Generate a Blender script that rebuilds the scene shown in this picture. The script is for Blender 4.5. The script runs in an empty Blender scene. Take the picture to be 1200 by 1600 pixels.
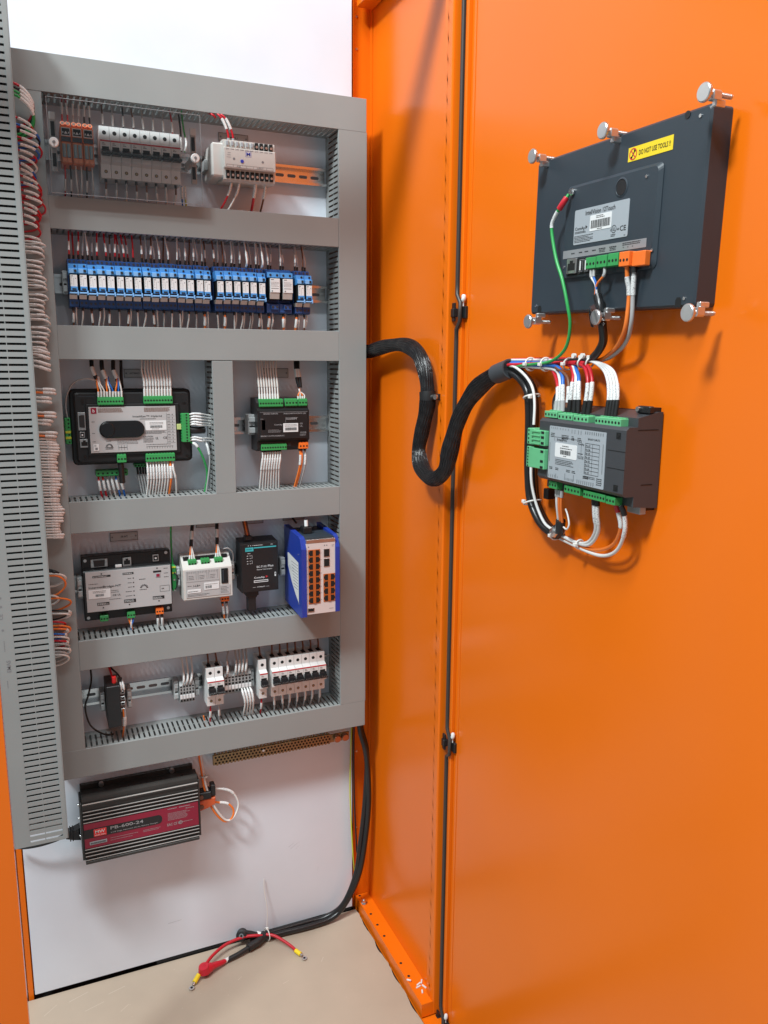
import bpy, math, random
from mathutils import Vector, Matrix
random.seed(7)
K = 0.001                      # the whole scene is written in millimetres
SCN = bpy.context.scene
COL = SCN.collection

# ------------------------------------------------------------------ camera, light, exposure
cam_d = bpy.data.cameras.new('camera')
cam = bpy.data.objects.new('camera', cam_d); COL.objects.link(cam)
cam_d.sensor_fit = 'VERTICAL'; cam_d.sensor_height = 36.0
cam_d.lens = 1248.34 / 1600 * 36.0
cam_d.clip_start = 0.02; cam_d.clip_end = 100
def cam_matrix(yaw, pitch, roll):
    f = Vector((math.sin(yaw)*math.cos(pitch), math.cos(yaw)*math.cos(pitch), -math.sin(pitch)))
    r = Vector((math.cos(yaw), -math.sin(yaw), 0)); u = r.cross(f)
    r2 = r*math.cos(roll) + u*math.sin(roll); u2 = -r*math.sin(roll) + u*math.cos(roll)
    return Matrix(((r2.x, u2.x, -f.x), (r2.y, u2.y, -f.y), (r2.z, u2.z, -f.z)))
cam.matrix_world = Matrix.Translation((0, -1.6, 0)) @ cam_matrix(0.410386, 0.1874614, 0.00707915).to_4x4()
SCN.camera = cam

world = bpy.data.worlds.new('World'); SCN.world = world; world.use_nodes = True
wn = world.node_tree; wn.nodes.clear()
bg = wn.nodes.new('ShaderNodeBackground'); wo = wn.nodes.new('ShaderNodeOutputWorld')
bg.inputs[0].default_value = (0.84, 0.94, 1.0, 1); bg.inputs[1].default_value = 0.30
wn.links.new(bg.outputs[0], wo.inputs[0])

def lamp(name, loc, target, sx, sy, power, color):
    l = bpy.data.lights.new(name, 'AREA'); l.shape = 'RECTANGLE'; l.size = sx; l.size_y = sy
    l.energy = power; l.color = color
    o = bpy.data.objects.new(name, l); COL.objects.link(o)
    o.location = loc
    o.rotation_euler = (Vector(target) - Vector(loc)).to_track_quat('-Z', 'Y').to_euler()
    return o
lamp('overhead_lamp', (-2.13, -1.80, 3.23), (0.4, 0.0, -0.3), 0.72, 0.48, 245, (0.90, 0.98, 1.0))
lamp('overhead_lamp', (0.50, -1.80, 3.25), (0.3, 0.0, -0.5), 1.2, 0.4, 46, (0.90, 0.98, 1.0))
lamp('overhead_lamp', (-0.85, -1.78, 3.25), (0.4, 0.0, -0.4), 1.4, 0.4, 88, (0.90, 0.98, 1.0))  # added fill lamp, lightens the shadows on the door and breakers
SCN.view_settings.view_transform = 'Standard'; SCN.view_settings.look = 'None'
SCN.view_settings.exposure = -0.25; SCN.view_settings.gamma = 1.0
SCN.cycles.max_bounces = 8

# ------------------------------------------------------------------ materials
MATS = {}
def mat(name, col, rough=0.5, metal=0.0, spec=0.5, bump=0.0, bscale=400.0, mott=0.0, mscale=12.0, coat=0.0):
    m = bpy.data.materials.new(name); m.use_nodes = True
    nt = m.node_tree; b = nt.nodes['Principled BSDF']
    b.inputs['Base Color'].default_value = (*col, 1); b.inputs['Roughness'].default_value = rough
    b.inputs['Metallic'].default_value = metal; b.inputs['Specular IOR Level'].default_value = spec
    b.inputs['Coat Weight'].default_value = coat; b.inputs['Coat Roughness'].default_value = 0.12
    if bump or mott:
        tc = nt.nodes.new('ShaderNodeTexCoord')
    if bump:
        n = nt.nodes.new('ShaderNodeTexNoise'); n.inputs['Scale'].default_value = bscale; n.inputs['Detail'].default_value = 2
        bp = nt.nodes.new('ShaderNodeBump'); bp.inputs['Strength'].default_value = bump; bp.inputs['Distance'].default_value = 0.0006
        nt.links.new(tc.outputs['Object'], n.inputs['Vector']); nt.links.new(n.outputs['Fac'], bp.inputs['Height'])
        nt.links.new(bp.outputs['Normal'], b.inputs['Normal'])
    if mott:
        n = nt.nodes.new('ShaderNodeTexNoise'); n.inputs['Scale'].default_value = mscale; n.inputs['Detail'].default_value = 5
        mr = nt.nodes.new('ShaderNodeMapRange'); mr.inputs['From Min'].default_value = 0.3; mr.inputs['From Max'].default_value = 0.7
        mr.inputs['To Min'].default_value = 1 - mott; mr.inputs['To Max'].default_value = 1 + mott * 0.5
        mx = nt.nodes.new('ShaderNodeVectorMath'); mx.operation = 'SCALE'; mx.inputs[0].default_value = col
        nt.links.new(tc.outputs['Object'], n.inputs['Vector']); nt.links.new(n.outputs['Fac'], mr.inputs['Value'])
        nt.links.new(mr.outputs['Result'], mx.inputs['Scale']); nt.links.new(mx.outputs['Vector'], b.inputs['Base Color'])
        m2 = nt.nodes.new('ShaderNodeMapRange'); m2.inputs['To Min'].default_value = rough * 0.8; m2.inputs['To Max'].default_value = min(1, rough * 1.25)
        nt.links.new(n.outputs['Fac'], m2.inputs['Value']); nt.links.new(m2.outputs['Result'], b.inputs['Roughness'])
    MATS[name] = m
    return m
mat('orange_paint', (0.83, 0.162, 0.005), 0.20, spec=0.32, bump=0.10, bscale=900, mott=0.03, mscale=3)
mat('white_plate', (0.72, 0.76, 0.83), 0.32, bump=0.05, bscale=700, mott=0.05, mscale=5)
mat('duct_grey', (0.285, 0.30, 0.295), 0.40, bump=0.05, bscale=500, mott=0.06, mscale=5)
mat('beige_floor', (0.45, 0.365, 0.282), 0.42, mott=0.09, mscale=6, bump=0.06)
mat('white_sheet', (0.66, 0.66, 0.64), 0.5, mott=0.05)
mat('steel', (0.72, 0.72, 0.72), 0.24, metal=1.0, mott=0.06, mscale=30)
mat('clamp_steel', (0.66, 0.66, 0.66), 0.30, metal=0.85, mott=0.08, mscale=60)
mat('dull_steel', (0.55, 0.55, 0.55), 0.38, metal=1.0, mott=0.1, mscale=40)
mat('brass', (0.36, 0.27, 0.15), 0.40, metal=1.0, mott=0.15, mscale=60)  # brass darkened: the earth bar's shade is put into the colour
mat('copper', (0.46, 0.26, 0.17), 0.30, metal=1.0)
mat('black_plastic', (0.012, 0.012, 0.013), 0.42, mott=0.1, mscale=30)
mat('black_gloss', (0.010, 0.010, 0.011), 0.22)
mat('filament', (0.022, 0.022, 0.024), 0.20)
mat('floor_scuff', (0.56, 0.485, 0.40), 0.5)
mat('black_rubber', (0.014, 0.014, 0.015), 0.5)
mat('seal_rubber', (0.045, 0.036, 0.032), 0.45)
mat('black_sheath', (0.012, 0.012, 0.013), 0.30)
mat('braid', (0.010, 0.010, 0.011), 0.28, bump=0.5, bscale=900)
mat('hole_black', (0.004, 0.004, 0.004), 0.8)
mat('panel_grey', (0.028, 0.040, 0.052), 0.42, bump=0.08, bscale=900, mott=0.06, mscale=10)
mat('pro_grey', (0.045, 0.048, 0.054), 0.42, bump=0.06, bscale=900, mott=0.05)
mat('label_grey', (0.45, 0.44, 0.44), 0.40, mott=0.03)
mat('label_silver', (0.36, 0.39, 0.42), 0.35)
mat('label_white', (0.74, 0.74, 0.74), 0.45)
mat('ink_black', (0.015, 0.015, 0.016), 0.6)
mat('ink_grey', (0.20, 0.20, 0.21), 0.6)
mat('ink_white', (0.75, 0.75, 0.75), 0.6)
mat('ink_silver', (0.35, 0.35, 0.36), 0.5)
mat('ink_blue', (0.03, 0.05, 0.45), 0.5)
mat('ink_red', (0.60, 0.03, 0.04), 0.5)
mat('green_plastic', (0.040, 0.31, 0.085), 0.40, mott=0.06, mscale=60)
mat('pale_green', (0.13, 0.46, 0.22), 0.40, mott=0.05, mscale=60)
mat('orange_plastic', (0.86, 0.17, 0.022), 0.38)
mat('amber_clear', (0.88, 0.30, 0.14), 0.22)
mat('fuse_glass', (0.30, 0.42, 0.46), 0.15)
mat('screw_dark', (0.07, 0.07, 0.075), 0.4, metal=0.6)
mat('white_plastic', (0.74, 0.74, 0.73), 0.38, mott=0.03, mscale=40)
mat('cream_plastic', (0.60, 0.58, 0.55), 0.42, mott=0.03, mscale=40)
mat('lower_grey', (0.50, 0.46, 0.43), 0.42)
mat('stop_grey', (0.40, 0.41, 0.41), 0.45)
mat('navy_plastic', (0.022, 0.075, 0.24), 0.40)
mat('blue_plastic', (0.085, 0.33, 0.74), 0.36)
mat('sky_plastic', (0.22, 0.46, 0.80), 0.36)
mat('switch_blue', (0.016, 0.045, 0.33), 0.35, mott=0.06, mscale=40)
mat('switch_face', (0.66, 0.58, 0.56), 0.40)
mat('port_orange', (0.46, 0.11, 0.022), 0.45)
mat('teal', (0.05, 0.42, 0.45), 0.45)
mat('charger_dark', (0.040, 0.037, 0.034), 0.42, mott=0.1, mscale=40)
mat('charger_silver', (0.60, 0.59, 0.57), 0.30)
mat('charger_red', (0.27, 0.010, 0.036), 0.42)
mat('warn_yellow', (0.85, 0.62, 0.02), 0.45)
mat('red_stripe', (0.55, 0.02, 0.03), 0.45)
mat('wire_white', (0.72, 0.71, 0.69), 0.42)
mat('wire_grey', (0.42, 0.42, 0.42), 0.42)
mat('wire_red', (0.52, 0.012, 0.025), 0.38)
mat('wire_orange', (0.84, 0.20, 0.03), 0.40)
mat('wire_blue', (0.02, 0.14, 0.52), 0.40)
mat('wire_green', (0.03, 0.34, 0.08), 0.40)
mat('wire_yellow', (0.55, 0.60, 0.04), 0.40)
mat('wire_brown', (0.16, 0.06, 0.03), 0.45)
mat('wire_black', (0.012, 0.012, 0.012), 0.40)
mat('sleeve_white', (0.76, 0.76, 0.75), 0.42)
mat('marker_white', (0.74, 0.74, 0.74), 0.4)
mat('tie_white', (0.76, 0.74, 0.70), 0.42)
mat('tape_grey', (0.055, 0.060, 0.068), 0.5)
mat('boot_red', (0.55, 0.012, 0.03), 0.36)
mat('hall_floor', (0.36, 0.36, 0.35), 0.6, mott=0.1, mscale=2)
mat('gap_shade_black', (0.008, 0.008, 0.008), 0.9)
mat('pale_key', (0.50, 0.58, 0.22), 0.4)
mat('rust_orange', (0.62, 0.11, 0.03), 0.42)
mat('strip_shaded', (0.25, 0.25, 0.26), 0.4)  # grey darkened to include the shadow of the recess lip
mat('led_red', (0.75, 0.03, 0.03), 0.25)
# clear plastic: thin sheet that lets light straight through and mirrors a little
m = bpy.data.materials.new('clear_plastic'); m.use_nodes = True; nt = m.node_tree; nt.nodes.clear()
tr = nt.nodes.new('ShaderNodeBsdfTransparent'); tr.inputs[0].default_value = (0.985, 0.99, 0.99, 1)
gl = nt.nodes.new('ShaderNodeBsdfGlossy'); gl.inputs['Roughness'].default_value = 0.06
fr = nt.nodes.new('ShaderNodeFresnel'); fr.inputs[0].default_value = 1.45
mx = nt.nodes.new('ShaderNodeMixShader'); ou = nt.nodes.new('ShaderNodeOutputMaterial')
nt.links.new(fr.outputs[0], mx.inputs[0]); nt.links.new(tr.outputs[0], mx.inputs[1]); nt.links.new(gl.outputs[0], mx.inputs[2])
nt.links.new(mx.outputs[0], ou.inputs[0]); MATS['clear_plastic'] = m

m = MATS['orange_paint']; nt = m.node_tree; b = nt.nodes['Principled BSDF']
bp0 = [q for q in nt.nodes if q.type == 'BUMP'][0]
tc = nt.nodes.new('ShaderNodeTexCoord'); n = nt.nodes.new('ShaderNodeTexNoise'); n.inputs['Scale'].default_value = 2.6; n.inputs['Detail'].default_value = 1
bp = nt.nodes.new('ShaderNodeBump'); bp.inputs['Strength'].default_value = 0.25; bp.inputs['Distance'].default_value = 0.004
nt.links.new(tc.outputs['Object'], n.inputs['Vector']); nt.links.new(n.outputs['Fac'], bp.inputs['Height']); nt.links.new(bp.outputs['Normal'], bp0.inputs['Normal'])
# printed marker sleeves: rows of tiny grey print on white
m = MATS['marker_white']; nt = m.node_tree; b = nt.nodes['Principled BSDF']
tc = nt.nodes.new('ShaderNodeTexCoord'); n = nt.nodes.new('ShaderNodeTexNoise'); n.inputs['Scale'].default_value = 650; n.inputs['Detail'].default_value = 1
cr = nt.nodes.new('ShaderNodeValToRGB'); cr.color_ramp.elements[0].position = 0.34; cr.color_ramp.elements[0].color = (0.36, 0.36, 0.37, 1)
cr.color_ramp.elements[1].position = 0.46; cr.color_ramp.elements[1].color = (0.76, 0.76, 0.75, 1)
nt.links.new(tc.outputs['Object'], n.inputs['Vector']); nt.links.new(n.outputs['Fac'], cr.inputs['Fac']); nt.links.new(cr.outputs['Color'], b.inputs['Base Color'])

# ------------------------------------------------------------------ mesh builder
def catmull(pts, per=6):
    P = [Vector(p) for p in pts]
    if len(P) < 3: return P
    Q = [P[0]*2 - P[1]] + P + [P[-1]*2 - P[-2]]
    out = []
    for i in range(1, len(Q)-2):
        a, b, c, d = Q[i-1], Q[i], Q[i+1], Q[i+2]
        for k in range(per):
            t = k/per
            out.append(0.5*((2*b) + (c-a)*t + (2*a-5*b+4*c-d)*t*t + (3*b-a-3*c+d)*t**3))
    out.append(P[-1])
    return out
def cut_path(path, t0, t1):
    L = [0]
    for a, b in zip(path, path[1:]): L.append(L[-1] + (b-a).length)
    T = L[-1]
    def at(s):
        for i in range(len(path)-1):
            if L[i+1] >= s - 1e-9:
                w = (s-L[i])/max(1e-9, L[i+1]-L[i]); return path[i].lerp(path[i+1], w)
        return path[-1]
    s0, s1 = t0*T, t1*T
    return [at(s0)] + [p for p, l in zip(path, L) if s0+0.3 < l < s1-0.3] + [at(s1)]
def length(path): return sum((b-a).length for a, b in zip(path, path[1:]))

TXT = {}
def text_geo(s):
    if s not in TXT:
        c = bpy.data.curves.new('t', 'FONT'); c.body = s; c.resolution_u = 2; c.offset = 0.010
        o = bpy.data.objects.new('t', c); COL.objects.link(o)
        dg = bpy.context.evaluated_depsgraph_get(); ev = o.evaluated_get(dg); me = ev.to_mesh()
        vs = [(v.co.x, v.co.y) for v in me.vertices]; fs = [tuple(p.vertices) for p in me.polygons]
        ev.to_mesh_clear(); bpy.data.objects.remove(o); bpy.data.curves.remove(c)
        TXT[s] = (vs, fs)
    return TXT[s]

class MB:
    def __init__(s): s.v = []; s.f = []; s.m = []; s.sm = []
    def add(s, vs, fs, mi=0, smooth=False):
        o = len(s.v); s.v += [tuple(v) for v in vs]
        for f in fs: s.f.append(tuple(i+o for i in f)); s.m.append(mi); s.sm.append(smooth)
        return s
    def box(s, x0, x1, y0, y1, z0, z1, c=0.0, mi=0):
        if x0 > x1: x0, x1 = x1, x0
        if y0 > y1: y0, y1 = y1, y0
        if z0 > z1: z0, z1 = z1, z0
        if c <= 0:
            vs = [(x, y, z) for x in (x0, x1) for y in (y0, y1) for z in (z0, z1)]
            return s.add(vs, [(0,1,3,2),(4,6,7,5),(0,4,5,1),(2,3,7,6),(0,2,6,4),(1,5,7,3)], mi)
        c = min(c, (x1-x0)*.45, (y1-y0)*.45, (z1-z0)*.45)
        vs = []; idx = {}
        for i, X in enumerate((x0, x1)):
            for j, Y in enumerate((y0, y1)):
                for k, Z in enumerate((z0, z1)):
                    dx = c if i == 0 else -c; dy = c if j == 0 else -c; dz = c if k == 0 else -c
                    idx[i,j,k] = len(vs)
                    vs += [(X, Y+dy, Z+dz), (X+dx, Y, Z+dz), (X+dx, Y+dy, Z)]
        fs = []
        for i in (0,1): fs.append(tuple(idx[i,j,k] for j,k in ((0,0),(0,1),(1,1),(1,0))))
        for j in (0,1): fs.append(tuple(idx[i,j,k]+1 for i,k in ((0,0),(0,1),(1,1),(1,0))))
        for k in (0,1): fs.append(tuple(idx[i,j,k]+2 for i,j in ((0,0),(0,1),(1,1),(1,0))))
        for k in (0,1):
            for j in (0,1): fs.append((idx[0,j,k]+1, idx[1,j,k]+1, idx[1,j,k]+2, idx[0,j,k]+2))
            for i in (0,1): fs.append((idx[i,0,k], idx[i,1,k], idx[i,1,k]+2, idx[i,0,k]+2))
        for i in (0,1):
            for j in (0,1): fs.append((idx[i,j,0], idx[i,j,1], idx[i,j,1]+1, idx[i,j,0]+1))
        for i in (0,1):
            for j in (0,1):
                for k in (0,1): fs.append((idx[i,j,k], idx[i,j,k]+1, idx[i,j,k]+2))
        return s.add(vs, fs, mi)
    def prism(s, poly, a0, a1, axis='y', mi=0, smooth=False, bev=0.0):
        # poly is (x,z) for axis y, (y,z) for axis x, (x,y) for axis z
        n = len(poly)
        def mk(p, a): return {'y': (p[0], a, p[1]), 'x': (a, p[0], p[1]), 'z': (p[0], p[1], a)}[axis]
        if bev:
            cx = sum(p[0] for p in poly)/n; cz = sum(p[1] for p in poly)/n
            w = max(p[0] for p in poly)-cx; h = max(p[1] for p in poly)-cz
            ins = [(cx+(p[0]-cx)*(1-bev/w), cz+(p[1]-cz)*(1-bev/h)) for p in poly]
            d = bev if a1 > a0 else -bev
            vs = [mk(p, a0) for p in ins] + [mk(p, a0+d) for p in poly] + [mk(p, a1) for p in poly]
            fs = [tuple(range(n)), tuple(range(2*n, 3*n))]
            for r in (0, 1):
                fs += [(r*n+i, r*n+(i+1)%n, (r+1)*n+(i+1)%n, (r+1)*n+i) for i in range(n)]
            return s.add(vs, fs, mi, smooth)
        vs = [mk(p, a0) for p in poly] + [mk(p, a1) for p in poly]
        fs = [tuple(range(n)), tuple(range(n, 2*n))] + [(i, (i+1)%n, n+(i+1)%n, n+i) for i in range(n)]
        return s.add(vs, fs, mi, smooth)
    def cyl(s, p0, p1, r, n=14, mi=0, r1=None, smooth=True):
        p0 = Vector(p0); p1 = Vector(p1); d = (p1-p0).normalized()
        a = d.orthogonal().normalized(); b = d.cross(a); r1 = r if r1 is None else r1
        vs = [p0 + (a*math.cos(t)+b*math.sin(t))*r for t in [2*math.pi*i/n for i in range(n)]]
        vs += [p1 + (a*math.cos(t)+b*math.sin(t))*r1 for t in [2*math.pi*i/n for i in range(n)]]
        o = len(s.v)
        s.add(vs, [(i, (i+1)%n, n+(i+1)%n, n+i) for i in range(n)], mi, smooth)
        s.add(vs[:n], [tuple(range(n))], mi); s.add(vs[n:], [tuple(range(n))], mi)
        return s
    def tube(s, path, r, n=7, mi=0, caps=True, ribs=0.0, twist=0.0):
        P = [Vector(p) for p in path]; N = len(P)
        t0 = (P[1]-P[0]).normalized(); a = t0.orthogonal().normalized(); vs = []
        for i in range(N):
            t = ((P[min(i+1, N-1)] - P[max(i-1, 0)])).normalized()
            a = (a - t*a.dot(t)).normalized(); b = t.cross(a)
            rr = r(i/(N-1)) if callable(r) else r
            for k in range(n):
                q = 2*math.pi*k/n + twist*i
                rk = rr*(1 - ribs*(k % 2))
                vs.append(P[i] + (a*math.cos(q)+b*math.sin(q))*rk)
        fs = [(i*n+k, i*n+(k+1)%n, (i+1)*n+(k+1)%n, (i+1)*n+k) for i in range(N-1) for k in range(n)]
        s.add(vs, fs, mi, ribs == 0)
        if caps: s.add(vs[:n], [tuple(range(n))], mi); s.add(vs[-n:], [tuple(range(n))], mi)
        return s
    def disc(s, x, y, z, r, n=10, mi=0):
        return s.add([(x+r*math.cos(2*math.pi*i/n), y, z+r*math.sin(2*math.pi*i/n)) for i in range(n)], [tuple(range(n))], mi)
    def quad(s, x0, x1, y, z0, z1, mi=0):
        return s.add([(x0,y,z0),(x1,y,z0),(x1,y,z1),(x0,y,z1)], [(0,1,2,3)], mi)
    def text(s, t, x, z, h, y, w=None, mi=0, al='l', up=False, plane='y'):
        vs, fs = text_geo(t)
        if not fs: return s
        xs = [v[0] for v in vs]; zs = [v[1] for v in vs]
        k = h/max(1e-6, max(zs)-min(0, min(zs)))
        kx = k if w is None else w/(max(xs)-min(xs))
        W = (max(xs)-min(xs))*kx; ox = {'l': 0, 'c': -W/2, 'r': -W}[al]
        pts = [((v[0]-min(xs))*kx+ox, v[1]*k) for v in vs]
        if up: pts = [(-b, a) for a, b in pts]
        if plane == 'x': return s.add([(y, x+a, z+b) for a, b in pts], fs, mi)
        return s.add([(x+a, y, z+b) for a, b in pts], fs, mi)
    def lines(s, x0, x1, z1, z0, n, y, th=0.8, mi=0, rag=0.25):
        # rows of illegibly small print
        for i in range(n):
            z = z1 - (z1-z0)*(i+0.5)/n; x = x0; e = x1 - (x1-x0)*random.random()*rag
            while x < e - 0.8:
                w = min(random.uniform(1.2, 4.0), e-x); s.quad(x, x+w, y, z-th/2, z+th/2, mi); x += w + 0.55
        return s
    def bars(s, x0, x1, z0, z1, y, mi=0, pitch=1.3):
        x = x0
        while x < x1 - 0.4:
            w = random.choice((0.4, 0.6, 0.9))*pitch*0.75
            s.quad(x, min(x+w, x1), y, z0, z1, mi); x += w + random.choice((0.35, 0.6))*pitch*0.8
        return s
    def build(s, name, mats, parent=None, org=None, kind=None, label=None):
        if isinstance(mats, str): mats = [mats]
        if org is None: org = ORG[parent.name] if parent else (0, 0, 0)
        me = bpy.data.meshes.new(name)
        me.from_pydata([((v[0]-org[0])*K, (v[1]-org[1])*K, (v[2]-org[2])*K) for v in s.v], [], s.f)
        for q in mats: me.materials.append(MATS[q])
        me.polygons.foreach_set('material_index', s.m); me.polygons.foreach_set('use_smooth', s.sm)
        me.update()
        o = bpy.data.objects.new(name, me); COL.objects.link(o)
        if parent: o.parent = parent; ORG[o.name] = org
        if kind is None and name in ('lettering', 'print', 'barcode', 'fine_print'): kind = 'stuff'   # flat print: many tiny marks
        if kind: o['kind'] = kind
        if label: o['label'] = label
        return o
ORG = {}
XD = 712.0                      # the open door's inner skin stands at this x; its own frame runs (along door, out of door, up)
def frame_loc(org, frame):
    if frame == 'door': return (( XD+org[1])*K, -org[0]*K, org[2]*K), -math.pi/2
    return (org[0]*K, org[1]*K, org[2]*K), 0.0
def tag(o, label, cat, group=None):
    o['label'] = label; o['category'] = cat
    if group: o['group'] = group
    return o
def thing(name, label, cat, org, frame='plate', group=None):
    o = bpy.data.objects.new(name, None); COL.objects.link(o); o.empty_display_size = 0.02
    loc, rz = frame_loc(org, frame); o.location = loc; o.rotation_euler = (0, 0, rz)
    ORG[o.name] = org
    return tag(o, label, cat, group)
def solo(mb, name, mats, label, cat, org, frame='plate', group=None):
    o = mb.build(name, mats, None, org); loc, rz = frame_loc(org, frame)
    o.location = loc; o.rotation_euler = (0, 0, rz); ORG[o.name] = org
    return tag(o, label, cat, group)
ONES = 'first second third fourth fifth sixth seventh eighth ninth tenth eleventh twelfth thirteenth fourteenth fifteenth sixteenth seventeenth eighteenth nineteenth'.split()
TENS = {20: ('twentieth', 'twenty'), 30: ('thirtieth', 'thirty'), 40: ('fortieth', 'forty'), 50: ('fiftieth', 'fifty')}
def nth(i):                      # i counts from 0
    i += 1
    if i < 20: return ONES[i-1]
    t = i//10*10
    return TENS[t][0] if i == t else TENS[t][1] + '-' + ONES[i-t-1]
def rrect(x0, x1, z0, z1, r, n=4):
    P = []
    for cx, cz, a in ((x1-r, z1-r, 0), (x0+r, z1-r, 90), (x0+r, z0+r, 180), (x1-r, z0+r, 270)):
        for k in range(n+1):
            t = math.radians(a+90*k/n); P.append((cx+r*math.cos(t), cz+r*math.sin(t)))
    return P
def jit(a): return random.uniform(-a, a)
SMALL = {}
def small_wire(pts, r, m, marks=(), ferrules=(), per=3):
    # wires too small to pick apart in the photograph: gathered per material and joined at the end
    path = catmull(pts, per)
    def put(q, p, rr): SMALL.setdefault(q, MB()).tube(p, rr, 5)
    put(m, path, r)
    for mk in marks: put(mk[2] if len(mk) > 2 else 'marker_white', cut_path(path, mk[0], mk[1]), r*1.42)
    for t0, t1, mm in ferrules: put(mm, cut_path(path, t0, t1), r*1.4)
def wire(pts, r, m, label, group, name='wire', frame='plate', marks=(), n=6, per=5, cat='wire', ferrules=(), straight=False):
    """one insulated wire along a smooth path; marks = (t0, t1[, material, radius factor]) printed sleeves"""
    path = [Vector(p) for p in pts] if straight else catmull(pts, per)
    org = tuple(pts[0])
    o = solo(MB().tube(path, r, n), name, m, label, cat, org, frame, group)
    for mk in marks:
        mm = mk[2] if len(mk) > 2 else 'marker_white'; rf = mk[3] if len(mk) > 3 else 1.42
        q = MB().tube(cut_path(path, mk[0], mk[1]), r*rf, 6)
        q.build('marker_sleeve', mm, o)
    for t0, t1, mm in ferrules:
        MB().tube(cut_path(path, t0, t1), r*1.45, 6).build('ferrule', mm, o)
    return o
# ------------------------------------------------------------------ setting: hall floor under the cabinet
g = MB().box(-6000, 6000, -7000, 5000, -1520, -1490).build('floor', 'hall_floor', kind='structure')

# ------------------------------------------------------------------ the orange cabinet
cab = thing('electrical_cabinet', 'tall orange steel cabinet, door swung open, white back plate full of wiring gear', 'cabinet', (300, 0, -1490))
MB().box(-86, 651, 80, 82.5, -1357.5, 1000, 0.6).build('mounting_plate', 'white_plate', cab)
MB().box(-1000, 725, 128, 130, -1380, 1000).build('back_panel', 'orange_paint', cab)
MB().box(700, 702, -290, 128, -1372, 800, 0.5).build('side_panel', 'orange_paint', cab)
MB().box(-1000, -112, 86, 88.5, -1372, 1000).build('mounting_plate', 'white_sheet', cab, label='pale plate of the next bay, seen as a thin strip at the far left')
# right rear post: a flange behind the plate edge
rp = MB().box(655.5, 699.5, 96, 98.5, -1372, 800, 0.5).box(697.5, 699.6, 84, 95.7, -1372, 800).box(655.5, 657.5, 86, 95.7, -1340, 800)
rp = rp.build('rear_post', 'orange_paint', cab)
for z in (701, 639, 300, -60, -420, -745, -945, -1150): MB().cyl((668, 96, z), (668, 94.6, z), 2.6, 10).cyl((668, 94.6, z), (668, 93.6, z), 1.6, 8).build('steel_head', 'steel', rp)  # steel heads added in place of holes with light showing through
MB().box(-99, -88.5, 84, 98, -1372, 800, 0.6).build('rear_post', 'orange_paint', cab)
# right front post: perforated strip, front face
def perforated(x, y0, y1, z0, z1, yc, pitch, r, zs):
    mb = MB(); z = zs
    while z - pitch/2 > z0: z -= pitch
    if z - pitch/2 < z0: z += pitch
    first = z - pitch/2
    if first > z0: mb.add([(x,y0,z0),(x,y1,z0),(x,y1,first),(x,y0,first)], [(0,1,2,3)])
    while z + pitch/2 <= z1:
        a, b = z - pitch/2, z + pitch/2
        rect = [(y1,z),(y1,b),(yc,b),(y0,b),(y0,z),(y0,a),(yc,a),(y1,a)]
        octo = [(yc+r*math.cos(math.pi*k/4), z+r*math.sin(math.pi*k/4)) for k in range(8)]
        vs = [(x,p[0],p[1]) for p in rect] + [(x,p[0],p[1]) for p in octo] + [(x+1.5,p[0],p[1]) for p in octo]
        fs = [(k,(k+1)%8,8+(k+1)%8,8+k) for k in range(8)] + [(8+k,8+(k+1)%8,16+(k+1)%8,16+k) for k in range(8)]
        mb.add(vs, fs); z += pitch
    mb.add([(x,y0,z-pitch/2),(x,y1,z-pitch/2),(x,y1,z1),(x,y0,z1)], [(0,1,2,3)])
    return mb
fp = perforated(690, -265, -289, -1368, 800, -275, 32.5, 2.1, 573)
# rounded bend into the front face, then the front face and the rear return
bend = [(690, -289), (690.3, -290.6), (691.2, -291.8), (692.6, -292.5), (725, -292.5), (725, -290.6), (693, -290.6), (691.8, -290), (691.6, -289)]
fp.prism(bend, -1368, 800, 'z', 0); fp.box(690, 699.8, -265, -263.4, -1368, 800)
fp.box(703, 704, -290.4, -263.5, -1368, 800)
post = fp.build('front_post', 'orange_paint', cab)
MB().box(691.8, 692.4, -283, -267, -1366, 798).build('hole_shade_backing', 'hole_black', post)  # black strip added behind the perforations to paint their inner shade
MB().prism([(-126, -300), (-126, -322), (-78, -322), (-78, -300), (-80, -300), (-80, -320), (-124, -320), (-124, -300)], -1480, -300, 'z').build('front_post', 'orange_paint', cab)
# rails
r = MB().box(-1000, 702, -320, -293, 738, 798, 1).build('top_rail', 'orange_paint', cab)
MB().box(662, 697, -262, 80, 712, 750, 1).build('top_rail', 'orange_paint', cab)
br = MB()
br.prism([(664, -1369), (664, -1337.6), (666.6, -1337.6), (666.6, -1340), (699.8, -1340), (699.8, -1343), (667.4, -1343), (667.4, -1369)], -290.2, 94, 'y')
br.box(664, 699.8, -292, -290.3, -1369, -1337.6)
bro = br.build('bottom_rail', 'orange_paint', cab)
hm = MB()
for y in (97-9, 14, -27.5, -69, -163.5, -205.3): hm.add([(674.5+3.2*math.cos(t), y+3.2*math.sin(t), -1339.7) for t in [2*math.pi*i/10 for i in range(10)]], [tuple(range(10))])
hm.build('bolt_hole', 'hole_black', bro)
bo = MB().cyl((674, 58, -1340), (674, 58, -1338), 9, 18).cyl((674, 58, -1338), (674, 58, -1331), 6, 6, smooth=False).cyl((674, 58, -1331), (674, 58, -1327), 3, 10).build('bolt', 'steel', bro)
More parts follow.
